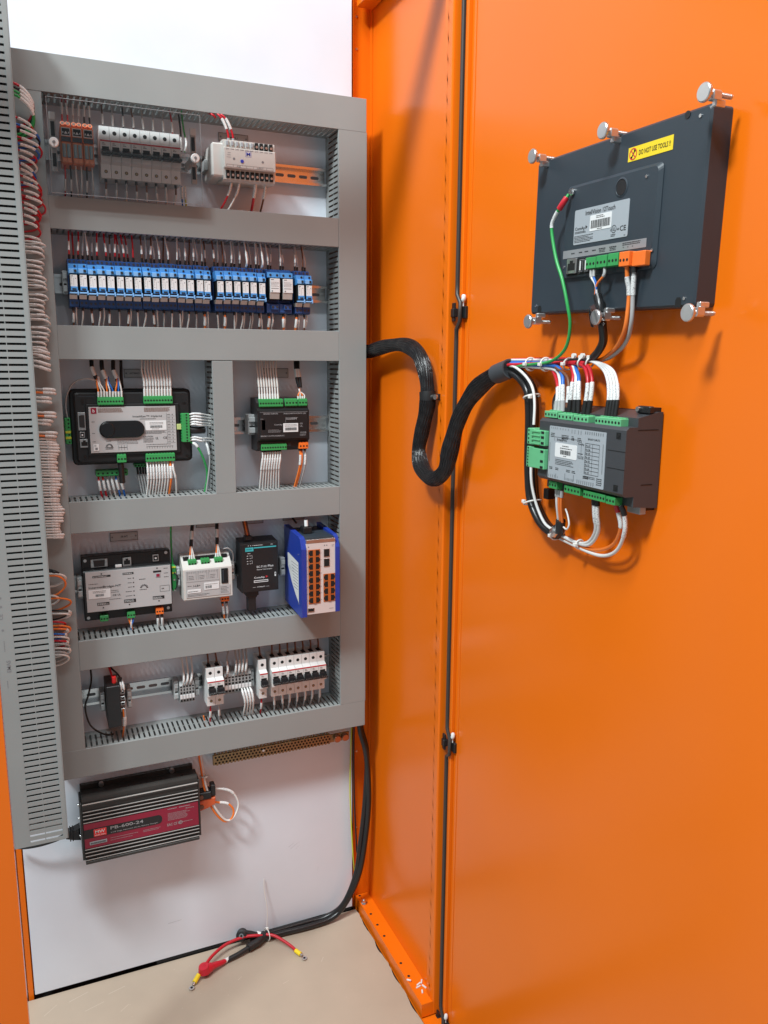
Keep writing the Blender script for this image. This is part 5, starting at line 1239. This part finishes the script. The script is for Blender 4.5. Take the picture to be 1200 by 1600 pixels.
MB().tube([(370, 70, -1342), (388, 68, -1346), (402, 64, -1349)], lambda t: 9-4*t, 12).build('sleeve', 'black_rubber', bo)
MB().cyl((362.2, 57.7, -1335.8), (361.6, 56.2, -1335), 5.4, 16).build('stud_ring', 'steel', bo)
MB().cyl((361.6, 56.1, -1334.9), (361.5, 55.8, -1334.8), 2.6, 10).build('stud_hole', 'hole_black', bo)
MB().tube([(402, 68, -1349), (410, 62, -1350)], 5.6, 10).build('marker_sleeve', 'sleeve_white', bo)
wire([(420,56,-1351),(408,50,-1351),(398,42,-1351),(384,38,-1352),(372,34,-1353)], 9.2, 'black_rubber', 'fat black heat-shrink joint on the battery cable on the floor', None, name='heat_shrink', n=12, cat='heat shrink')
rc = wire([(376,35,-1353),(346,26,-1356),(318,20,-1358)], 5.6, 'black_rubber', 'black tail of the battery cable leading to the red boot on the floor', None, name='cable', n=10, cat='cable')
rb = solo(MB().tube(catmull([(318,20,-1357),(306,14,-1355),(292,9,-1352),(278,4,-1350),(264,0,-1350)]), lambda t: (4.5+5*t) if t < .7 else 9.5+4*(t-.7)/.3, 16).cyl((264,0,-1352),(262,-1,-1338), 14, 20, r1=11), 'terminal_boot', 'boot_red', 'glossy red rubber terminal boot lying on the beige floor', 'terminal boot', (280, 5, -1365))
MB().tube([(326,22.5,-1357.5),(313,18,-1356.5)], 5.2, 10).build('marker_sleeve', 'sleeve_white', rb)
MB().tube([(250,-6,-1352),(238,-18,-1358)], 5.4, 10).build('yellow_sleeve', 'warn_yellow', rb)
MB().tube([(238,-18,-1358),(234,-22,-1360)], 3, 10).cyl((230,-28,-1360),(230,-28,-1362), 6, 16).build('ring_lug', 'steel', rb)
MB().cyl((230,-28,-1359.6),(230,-28,-1359.9), 2.8, 10).build('lug_hole', 'hole_black', rb)
r2 = wire([(410,50,-1345),(395,52,-1341),(366,57,-1340),(325,52,-1342),(290,34,-1346),(268,14,-1350),(262,4,-1350)], 3.6, 'wire_red', 'red cable arching over the floor to the red boot', None, name='cable', n=10, per=8, cat='cable')
r3 = wire([(420,50,-1344),(436,40,-1345),(452,22,-1349),(468,0,-1355),(474,-14,-1358)], 3.4, 'wire_red', 'short red cable with a yellow lug pointing to the cabinet front', None, name='cable', n=10, cat='cable')
MB().tube([(473,-12,-1357.5),(481,-27,-1359)], 5, 10).build('yellow_sleeve', 'warn_yellow', r3)
MB().tube([(481,-27,-1359),(483,-32,-1360)], 3, 8).cyl((486,-39,-1360.5),(486,-39,-1362), 6, 16).build('ring_lug', 'steel', r3)
MB().cyl((486,-39,-1360.2),(486,-39,-1360.4), 2.8, 10).build('lug_hole', 'hole_black', r3)
tz = tie((424,56,-1349), 14, (1,.2,0), 'white cable tie with a long upright tail round the battery cables on the floor', (0, 0, 1), frame='plate')
MB().tube([(424,58,-1335),(428,66,-1290),(423,72,-1240),(424,76,-1215)], 1.1, 4).build('tie_tail', 'tie_white', tz)

# ------------------------------------------------------------------ wires round the charger
wire([(280,52,-828),(283,48,-862),(286,46,-892),(291,42,-931),(308,40,-982),(331,40,-1018),(350,40,-1014),(361,42,-986),(350,44,-958),(330,46,-945),(304,48,-940)], 2.4, 'wire_white', 'white wire looping from the bottom duct to the upper terminal of the charger', 'wire loop beside the charger', n=8, per=8, marks=((.845, .93),))
wire([(276,52,-828),(279,48,-862),(282,46,-892),(286,43,-931),(302,42,-984),(326,42,-1020),(344,40,-1017),(349,42,-998),(337,44,-981),(318,46,-975),(296,46,-968)], 2.4, 'wire_orange', 'orange wire looping from the bottom duct to the orange terminal cover of the charger', 'wire loop beside the charger', n=8, per=8, marks=((.855, .92),))
tie((286,46,-904), 6, (0,0,1), 'white cable tie on the wire loop beside the charger', (1, -1, 0), frame='plate')
# ------------------------------------------------------------------ wires of the rows
def up(x, y, z0, z1, m, label, group, r=1.5, dx=0.0, mk=(.30, .66), fer=None, mm='sleeve_white', y1=None, small=False):
    y1 = y+10 if y1 is None else y1
    pts = [(x, y, z0), (x+dx*.15+jit(.6), y-2, z0+(z1-z0)*.35), (x+dx*.6+jit(.8), y+(y1-y)*.4, z0+(z1-z0)*.7), (x+dx, y1, z1)]
    marks = ((mk[0], mk[1], mm),) if mk else ()
    if small: return small_wire(pts, r, m, marks, ((0, .16, fer),) if fer else ())
    return wire(pts, r, m, label, group, marks=marks, per=3, ferrules=((0, .16, fer),) if fer else ())
# top row: eight breakers, top and bottom
cs = ['wire_brown', 'wire_grey', 'wire_black', 'wire_brown', 'wire_grey', 'wire_grey', 'wire_grey', 'wire_red']
for i in range(8):
    x = 147.4+i*17.75
    up(x, 30, 409, 458, cs[i], 'wire above the %s breaker from the left behind the clear cover' % POS[i], 'wires above the eight breakers', dx=jit(4), mk=(.15, .5), small=True)
    up(x, 22, 324, 277, random.choice(('wire_grey', 'wire_brown', 'wire_white')), 'wire under the %s breaker from the left behind the clear cover' % POS[i], 'wires under the eight breakers', dx=jit(4), mk=(.40, .8), fer='wire_black', r=1.7)
for i in range(6):
    x = 78.5+i*9.3
    up(x, 26, 405, 458, 'wire_red' if i < 2 else ('wire_grey', 'wire_black')[i > 3], '%s wire from the left above the orange fuse terminals' % POS[i], 'wires above the fuse terminals', mk=(.35, .75), dx=jit(2), small=True)
    up(x, 30, 342, 278, ('wire_red', 'wire_black', 'wire_white', 'wire_white', 'wire_black', 'wire_white')[i], '%s wire from the left below the orange fuse terminals' % POS[i], 'wires below the fuse terminals', mk=(.38, .68), dx=jit(3), small=True)
for k, (x, m, nm) in enumerate(((287, 'wire_black', 'black'), (293, 'wire_green', 'green'))):
    wire([(x-2, 40, 460), (x, 34, 425), (x+(-1, 3)[k], 28, 400), (x+(-1, -1)[k], 28, 384)], 1.7, m, '%s wire hanging beside the last of the eight breakers' % nm, 'wires beside the breakers', marks=((.66, .98),))
    wire([(x-3, 26, 322), (x-3, 26, 300), (x-2+k*2, 28, 276)], 1.6, ('wire_blue', 'wire_yellow')[k], '%s wire below the last of the eight breakers' % ('blue', 'yellow-green')[k], 'wires beside the breakers', marks=((.02, .5),))
# transducer wires
for k in range(2):
    wire([(338+k*4, 26, 461), (350+k*6, 2, 452), (360+k*8, -2, 440), (369+k*8.5, 0, 420), (371+k*9, 3, 406)], 2.0, 'wire_red', '%s of the two red wires bending into the top of the cream transducer' % ('left', 'right')[k], 'red wires above the transducer', marks=((.50, .74),), ferrules=((.93, 1, 'label_silver'),))
wire([(330, 24, 458), (340, 0, 449), (348, 6, 446), (344, 20, 458)], 2.0, 'wire_red', 'red wire looping back into the duct above the cream transducer', None)
for k, (x, m, nm, dx, dy) in enumerate(((372.5, 'wire_red', 'red', -26, 10), (388, 'wire_white', 'white', -28, 6), (420, 'wire_red', 'thick red', -6, 16), (440, 'wire_brown', 'brown and white', -8, 18))):
    wire([(x, 4, 343), (x+.5, 2, 328), (x-1+dx*.15, 6, 310), (x+dx*.6, dy+4, 288), (x+dx, dy+14, 274)], (1.8, 1.8, 2.6, 1.8)[k], m, '%s wire below the cream transducer, %s of four' % (nm, POS[k]), 'wires under the transducer', marks=((.14, .45),))
# relay row
rx = [R0+i*16.05 for i in range(16)] + [336+i*16.6 for i in range(6)] + [443, 469] + [499+i*16.4 for i in range(2)]
for i, x in enumerate(rx):
    for k in (0, 1):
        if k and i in (3, 7, 11, 19): continue
        red = i < 16 and ((i in (0, 1, 4, 7) and k == 0) or (i in (0, 5, 6, 3)))
        m = 'wire_red' if red else random.choice(('wire_white', 'wire_white', 'wire_grey', 'wire_brown'))
        up(x+4+k*8, 20+k*10, 177, 233, m, '%s wire over the %s relay from the left in the blue row' % ({'wire_red': 'red', 'wire_white': 'white', 'wire_grey': 'grey', 'wire_brown': 'brown'}[m], nth(i)), 'wires above the blue relays', dx=jit(5), mk=(.28, .55) if random.random() < .8 else None, fer='wire_black', small=bool(k))
    m = random.choice(('wire_white', 'wire_grey', 'wire_white', 'wire_brown'))
    if i in (15, 17, 22, 23, 24): m = 'wire_orange'
    up(x+5+jit(2), 15, 93, 50, m, '%s wire under the %s relay from the left in the blue row' % ({'wire_orange': 'orange', 'wire_white': 'white', 'wire_grey': 'grey', 'wire_brown': 'brown'}[m], nth(i)), 'wires below the blue relays', dx=jit(5), mk=(.25, .62) if m in ('wire_orange', 'wire_brown') else None, fer='wire_black', r=1.6 if m != 'wire_orange' else 2.2)
    if i > 18 or i % 3 == 0: up(x+11, 18, 93, 50, 'wire_white', 'second white wire leaving the bottom of relay %s from the left' % nth(i), 'wires below the blue relays', dx=jit(6), mk=(.3, .6) if i > 20 else None, r=1.6, small=True)
for x in (401, 433): wire([(x, 14, 180), (x+.5, 6, 186), (x, 8, 200), (x-1, 22, 232)], 1.6, 'wire_white', 'white wire with a bright tag standing %s above the middle relays' % ('left' if x < 410 else 'right'), 'bright tagged wires above the relays', marks=((.05, .5),))
# large controller: top left trio groups from three black cables
for k, x in enumerate((108, 126, 146)):
    wire([(x-4+jit(2), 40, -4), (x-3, 34, -22), (x+6-k, 30, -44)], 4.0, 'black_sheath', '%s black sheathed cable from the left above the large controller' % POS[k], 'black cables above the large controller', name='cable', cat='cable', marks=((.45, .85, 'sleeve_white', 1.1),) if k else ((.3, .7, 'sleeve_white', 1.1),))
cols = ('wire_orange', 'wire_white', 'wire_white', 'wire_orange', 'wire_white', 'wire_blue', 'wire_orange', 'wire_blue', 'wire_white')
for i in range(9):
    x = 112.6+i*5.28; k = i//3; xs = (114, 131, 150)[k]
    small_wire([(xs-2+(i % 3)*1.5, 30, -34), (xs+(i % 3-1)*3, 26, -48), (x, 26, -60), (x, 28, -73)], 1.6, cols[i], per=3, ferrules=((.72, 1, 'sleeve_white'),))
wire([(118, 30, -44), (95, 24, -38), (72, 30, -44), (58, 40, -66), (54, 46, -92), (56, 50, -113)], 1.5, 'wire_grey', 'grey wire arching over the left corner of the large controller', None, per=8)
wire([(160, 60, -4), (158, 50, -40), (160, 56, -56)], 3.0, 'wire_black', 'black wire behind the nameplate of the large controller', None)
for i in range(10):
    x = 197.8+i*5.5
    wire([(x-1+jit(1), 34, 2), (x-2.5+(4.5-i)*-.25, 26, -22), (x-.3, 24, -44), (x, 28, -73)], 1.7, 'wire_white', '%s white wire from the left above the upper right plug of the large controller' % nth(i), 'white wires above the large controller', per=4, marks=((.44, .72),), ferrules=((.80, .99, 'sleeve_white'),))
    m = 'wire_orange' if i == 8 else 'wire_white'
    wire([(x-1, 30, -199), (x-1+jit(.4), 24, -216), (x+(3 if i > 8 else -1), 26, -238), (x+(6 if i > 8 else -4)-1, 40, -274)], 2.2 if i == 8 else 1.7, m, '%s %s wire from the left below the lower right plug of that controller' % (nth(i), m[5:]), 'wires below the lower right plug', per=4, marks=((.16, .46),))
for i in range(4): small_wire([(180+i*5.5, 60, -208), (181+i*5.2, 52, -232), (184+i*5, 52, -250), (188+i*4, 56, -276)], 1.6, 'wire_grey', per=3, ferrules=((.05, .3, 'wire_black'),))
for i, z in enumerate((-109, -114.5, -120, -125.5, -130, -156, -161)):
    m = 'wire_white' if i != 6 else 'wire_white'
    wire([(281, 26, z), (290, 22, z+2), (304, 22, z+1-i*.4), (318, 34, z-2), (331, 40, z-5)], 1.7, m, '%s white wire from the top leaving the upright plug of the large controller' % POS[i], 'white wires of the upright plug', per=4, marks=((.10+.06*(i % 2), .42),))
wire([(282, 30, -140), (296, 30, -141), (312, 34, -141)], 7.0, 'black_plastic', 'stubby black plug in the middle of the upright green connector', None, name='cable_plug', cat='plug', n=10)
wire([(283, 28, -164), (294, 22, -172), (308, 26, -202), (315, 34, -235), (309, 44, -276)], 2.3, 'wire_green', 'green wire hanging from the upright plug down into the duct', None, per=7, marks=((.04, .14),))
wire([(310, 34, -160), (316, 24, -176), (319, 26, -210), (312, 40, -276)], 1.9, 'wire_grey', 'grey wire with a white sleeve hanging beside the green wire', None, per=6, marks=((.10, .28),))
for i, (m, nm) in enumerate((('wire_red', 'red'), ('wire_red', 'red'), ('wire_grey', 'grey'), ('wire_white', 'white'), ('wire_blue', 'dark blue'), ('wire_blue', 'blue'))):
    x = 105+i*8.2
    wire([(x, 56, -227), (x+.6, 50, -238), (x+2+i*.3, 48, -252), (x+6+i*.5, 54, -275)], 1.9, m, '%s wire, %s from the left, under the hanging green strip' % (nm, POS[i]), 'wires under the hanging strip', per=4, marks=((.22, .6),))
wire([(146, 32, -199), (147, 30, -212), (148, 34, -240)], 6.0, 'black_sheath', 'short black moulded plug below the lower left plug of the large controller', None, name='cable_plug', cat='plug', n=10)
# small controller module
for i in range(8):
    x = 424+i*5.6
    wire([(x-2+(i % 2)*2+i*.4, 36, 2), (x-1.5, 26, -24), (x-.5, 20, -52), (x, 18, -81)], 1.6, 'wire_brown' if False else 'wire_white', '%s pale wire from the left above the small controller module' % nth(i), 'pale wires above the small module', per=4, marks=((.52, .70, 'cream_plastic'),), ferrules=((.86, .98, 'sleeve_white'),))
    x = 428+i*5.4
    wire([(x, 20, -184), (x-.6, 16, -200), (x-3, 20, -225), (x-4+i*.6, 36, -274)], 1.8, 'wire_white', '%s white wire from the left below the small controller module' % nth(i), 'white wires below the small module', per=4, marks=((.20, .46),), ferrules=((0, .06, 'wire_black'),))
for k in range(2):
    wire([(509+k*6, 44, 2), (507+k*5, 34, -20), (507+k*6, 26, -40), (510+k*3, 22, -57)], 3.6, 'black_sheath', '%s of the two black cables above the small controller module' % ('left', 'right')[k], 'black cables above the small module', name='cable', cat='cable', marks=((.38, .66, 'sleeve_white', 1.1),))
for k, (m, nm) in enumerate((('wire_orange', 'orange'), ('wire_white', 'white'), ('wire_orange', 'second orange'), ('wire_white', 'second white'))):
    x = 506.5+k*4.4; small_wire([(509+k*1.4, 24, -54), (511-k*.5, 20, -64), (x, 18, -72), (x, 18, -81)], 1.5, m, per=3, ferrules=((.78, 1, 'sleeve_white'),))
for k, (x, m, nm) in enumerate(((508, 'wire_orange', 'left orange'), (511.5, 'wire_orange', 'middle orange'), (519, 'wire_grey', 'grey'))):
    wire([(x, 18, -184), (x+.5, 14, -200), (x-1, 18, -226), (x-8, 36, -272)], 2.0, m, '%s wire below the orange plug of the small controller module' % nm, 'wires below the orange plug', per=4, marks=((.15, .38),) if k != 1 else (), ferrules=((0, .06, 'wire_black'),))
# bridge module
for k, m in enumerate(('wire_orange', 'wire_white', 'wire_blue')): small_wire([(146+k*4.6, 34, -517), (147+k*3.4, 31, -526), (151-k, 32, -538), (153, 36, -552)], 1.5, m, per=3, ferrules=((.3, .62, 'sleeve_white'),) if k == 1 else ())
wire([(152, 34, -544), (155, 40, -558)], 4.5, 'black_sheath', 'black cable end dipping into the duct under the bridge module', None, name='cable', cat='cable')
for k, m in enumerate(('wire_red', 'wire_grey')): wire([(203+k*8.5, 34, -516), (203+k*8.5, 31, -527), (203.5+k*8.5, 34, -540), (206+k*8, 42, -556)], 1.9, m, '%s wire under the orange plug of the bridge module' % m[5:], 'wires under the orange plug of the bridge', per=3, marks=((.22, .68),), ferrules=((0, .2, 'wire_black'),))
wire([(242, 60, -326), (240, 56, -360), (239, 50, -395), (240, 46, -419)], 1.9, 'wire_green', 'dark green wire dropping to the narrow earth terminal beside the bridge module', None)
wire([(240, 33, -432), (246, 28, -440), (245, 28, -456), (241, 30, -468)], 1.4, 'wire_black', 'small black wire curling beside the earth terminal', None)
# white module
for k, x in enumerate((276, 330)):
    wire([(x+9-k*4, 50, -326), (x+4-k*2, 40, -352), (x, 32, -380)], 3.6, 'black_sheath', '%s black cable splitting above the white module' % ('left', 'right')[k], 'black cables above the white module', name='cable', cat='cable', marks=((.45, .75, 'sleeve_white', 1.1),))
    for j, m in enumerate(('wire_orange', 'wire_white', 'wire_white')): small_wire([(x-1+j, 32, -377), (x-2.5+j*2.6, 28, -390), (x-5+j*5, 26, -406)], 1.5, m, per=3, ferrules=((.7, 1, 'sleeve_white'),))
for k, m in enumerate(('wire_orange', 'wire_grey')): wire([(337+k*8.5, 32, -502), (337+k*8.5, 28, -514), (339+k*8, 30, -526), (343+k*5, 40, -556)], 2.0, m, '%s wire under the orange plug of the white module' % m[5:], 'wires under the white module', per=4, marks=((.22, .56),), ferrules=((0, .14, 'wire_black'),))
wire([(341, 22, -388), (352, 24, -389), (362, 30, -402), (364, 38, -424)], 1.3, 'wire_grey', 'thin grey wire arching over the right corner of the white module', None)
for k in range(3): small_wire([(391+k*4, 32, -367), (389+k*3.6, 34, -352), (386+k*3.8, 44, -326)], 1.8, ('wire_brown', 'wire_orange', 'wire_brown')[k], )
wire([(503, 30, -348), (498, 36, -340), (492, 50, -324)], 2.2, 'wire_black', 'black wire above the blue switch', None)
# lowest row
wire([(66, 60, -602), (68, 44, -640), (60, 30, -668), (52, 28, -695), (60, 30, -735), (84, 40, -763), (104, 46, -770)], 1.9, 'wire_black', 'thin black antenna lead looping round the left of the slim black box', None, per=9)
wire([(92, 52, -602), (104, 30, -616), (119, 18, -632), (123, 20, -650)], 1.9, 'wire_black', 'short black lead arching over the red antenna cap', None, per=8)
wire([(100, 40, -602), (103, 26, -618), (106, 14, -630)], 2.2, 'wire_red', 'red wire dropping to the red antenna cap', None)
for k in range(2): small_wire([(122+k*5.5, 16, -668), (122+k*5, 14, -656), (121+k*4, 22, -643)], 1.7, 'wire_grey', marks=((.2, .8),))
for k in range(2): small_wire([(123.5+k*3.5, 16, -704), (124+k*3, 12, -720), (124+k*2, 16, -740), (121+k, 34, -775)], 2.0, 'wire_orange' if not k else 'wire_grey', marks=((.22, .5),))
for k in range(3): wire([(247+k*7, 26, -676), (249+k*8, 22, -662), (249+k*9.5, 32, -640), (247+k*10, 46, -602)], 1.7, 'wire_white', '%s white wire from the left above the small grey terminals' % POS[k], 'white wires above the small terminals', marks=((.10, .42),), per=4)
for k in range(5): wire([(352+k*7+(-12 if k == 0 else 0), 26, -672), (352+k*7.4-(10 if k == 0 else 0), 20, -654), (354+k*7.8-(12 if k == 0 else 0), 30, -634), (354+k*8, 46, -602)], 1.8, 'wire_grey', '%s wire from the left above the terminals by the single breaker' % POS[k], 'wires above the lowest terminals', marks=((.12, .46),), per=4)
for k in range(4): wire([(372+k*6, 26, -705), (372+k*6.5, 14, -712), (376+k*6, 14, -735), (374+k*7, 34, -778)], 2.0, 'wire_white', '%s white wire from the left below the terminals by the single breaker' % POS[k], 'white wires below the lowest terminals', marks=((.08, .42),), per=5)
bx = [302.9, 320.8, 415.8] + [442.9+i*17.85 for i in range(7)]
for i, x in enumerate(bx):
    w = '%s breaker from the left in the lowest row' % nth(i)
    up(x, 34, -645, -598, 'wire_brown', 'dark wire entering the top of the %s' % w, 'dark wires above the lowest breakers', dx=jit(3), mk=None, r=2.0, fer='wire_black', small=True)
    m = ('wire_red', 'wire_grey', 'wire_red')[i] if i < 3 else 'wire_grey'
    up(x+jit(1), 24, -728, -778, m, '%s wire leaving the bottom of the %s' % (m[5:], w), 'wires below the lowest breakers', dx=jit(4), mk=(.1, .5) if i >= 3 else (.3, .6), r=1.9)
wire([(290, 40, -760), (296, 44, -790)], 1.8, 'wire_orange', 'orange wire in the slots of the bottom duct by the breaker pair', None)

# ------------------------------------------------------------------ wire loops beside the big left duct
def zrow(v): # height on the front of the left duct column for evenly read rows
    return v
def loop(z, m, reach, label, group, r=1.9, mk=(.30, .56), drop=8, y=-16, ret=True):
    x0 = -12
    pts = [(x0, y-6, z+1), (x0+reach*.5, y-9, z+1+jit(.8)), (x0+reach*.9, y-6, z-1), (x0+reach, y, z-drop*.5), (x0+reach*.8, y+7, z-drop*.9), (x0, y+9, z-drop)] if ret else [(x0, y-4, z+2), (x0+reach*.5, y-7, z+1), (x0+reach*.85, y-3, z-1+jit(1)), (x0+reach, y+4, z-3)]
    return wire(pts, r, m, label, group, marks=(mk,), per=4)
for i, (z, m, nm) in enumerate(((452, 'wire_red', 'red'), (446, 'wire_black', 'black'), (440, 'wire_green', 'green'), (434, 'wire_green', 'lower green'))):
    wire([(-10, -22, z+2), (8, -26, z-2), (24, -24, z-14), (32, -16, z-32), (26, -8, z-50), (10, -4, z-62), (-8, -2, z-66)], 2.2, m, '%s wire arching at the very top of the loops beside the huge left duct' % nm, 'top loops beside the big left duct', marks=((.20, .46),), per=5)
for i in range(17):
    z = 400-i*10.4
    m = ('wire_red', 'wire_blue', 'wire_black', 'wire_red', 'wire_blue', 'wire_red', 'wire_white', 'wire_blue')[i] if i < 8 else 'wire_red'
    rch = 32 + 5*math.sin(i*.7) + jit(2)
    rch += jit(3); q = random.uniform(.7, 1.25)
    pts = [(-10, -20, z+jit(2)), (4, -23-jit(2), z-1+jit(1.5)), (rch*.66, -21, z-6*q), (rch-3, -17, z-11*q), (rch+1, -10, z-18*q), (rch-6, -5, z-25*q), (4, -3, z-29*q)]
    wire(pts, 1.75, m, '%s %s wire from the top in the red loops beside the huge duct' % (nth(i), m[5:]), 'red group of loops', marks=((.20, .46),), per=4)
for i in range(22):
    z = 206-i*8.6-(i > 3)*5-(i > 9)*6-(i > 15)*5
    rch = 30 + 4*math.sin(i*.9)
    rch += jit(2.4); q = random.uniform(.75, 1.2)
    pts = [(-8, -20, z+2+jit(.8)), (6, -22+jit(1.5), z+1.5+jit(1)), (rch*.72, -21, z+jit(1)), (rch, -16, z-3.5*q), (rch-1, -9, z-7*q), (14, -6, z-9*q), (-6, -6, z-9*q)]
    wire(pts, 1.55, 'wire_white', '%s white loop from the top in the upper white group at left' % nth(i), 'upper white group of loops', marks=((.24, .44),), per=4)
for i in range(4):
    z = 12-i*9 - (i//2)*3
    wire([(-6, -20, z+6), (10, -22, z+3), (24, -20, z-2), (30, -14, z-4)], 2.3, 'wire_white', '%s of four short white wires pointing right beside the huge left duct' % POS[i], 'four short white wires', marks=((.45, .98),))
spec = ((-56, 'wire_grey', 'grey', 36), (-62, 'wire_orange', 'upper orange', 36), (-71, 'wire_white', 'first white', 28), (-78, 'wire_white', 'second white', 28), (-98, 'wire_white', 'third white', 34), (-104, 'wire_orange', 'middle orange', 34), (-112, 'wire_white', 'curled white', 28), (-118, 'wire_white', 'curled lower white', 24), (-134, 'wire_white', 'fourth white', 34), (-140, 'wire_orange', 'lower orange', 32))
for z, m, nm, rch in spec:
    wire([(-4, -20, z+2), (10, -22, z+1), (rch*.8, -20, z), (rch, -14, z-2)], 2.2, m, '%s wire in the mixed middle group beside the huge left duct' % nm, 'mixed middle group', marks=((.45, .95),))
for i in range(36):
    z = -146-i*5.25
    rch = 31 + 3*math.sin(i*.55) + jit(2.4); z += jit(.9)
    wire([(-4, -18, z+2), (8, -20, z+1.5), (22, -18, z+.4), (rch, -12, z-1.5), (rch+1, -4, z-3)], 2.1, 'wire_white', '%s white wire from the top in the dense white stack at left' % nth(i), 'dense white stack', marks=((.42, .82),), per=3)
wire([(2, -14, -392), (12, -20, -394), (20, -20, -399)], 3.4, 'black_sheath', 'black cable end above the orange loops beside the huge left duct', None, name='cable', cat='cable')
for i, (z, m, nm, rch, dr) in enumerate(((-398, 'wire_white', 'upper white', 30, 26), (-402, 'wire_orange', 'upper orange', 29, 40), (-446, 'wire_orange', 'second orange', 36, 26), (-440, 'wire_white', 'second white', 16, 20), (-470, 'wire_black', 'black', 34, 20), (-476, 'wire_white', 'third white', 32, 16), (-492, 'wire_red', 'brick red', 24, 18), (-500, 'wire_orange', 'third orange', 32, 24), (-506, 'wire_orange', 'fourth orange', 28, 16), (-516, 'wire_blue', 'dark blue', 24, 14), (-522, 'wire_white', 'fourth white', 28, 20), (-530, 'wire_red', 'lower brick red', 26, 18), (-536, 'wire_grey', 'grey', 28, 22), (-545, 'wire_white', 'fifth white', 29, 20), (-552, 'wire_grey', 'lowest grey', 24, 22), (-558, 'wire_white', 'lowest white', 26, 24))):
    wire([(0, -18, z), (rch*.6, -22, z-1), (rch, -18, z-dr*.3), (rch, -13, z-dr*.65), (rch*.5, -9, z-dr), (0, -8, z-dr-2)], 2.0, m, '%s loop in the lowest orange and white group at left' % nm, 'lowest mixed group', marks=((.40, .62),) if i in (4, 5, 8, 9, 11, 13) else (), per=5)
sw_ = MB(); slots = sorted(SMALL)
for k, q in enumerate(slots):
    g_ = SMALL[q]; o0 = len(sw_.v); sw_.v += g_.v
    sw_.f += [tuple(i+o0 for i in f) for f in g_.f]; sw_.m += [k]*len(g_.f); sw_.sm += g_.sm
so = sw_.build('thin_wires', slots, kind='stuff')
tag(so, 'many thin wires crowding above and below the relays, breakers and small plugs', 'wires')
for o in bpy.context.scene.objects:
    if o.type == 'MESH' and len(o.data.polygons) == 0: print('EMPTY MESH', o.name)
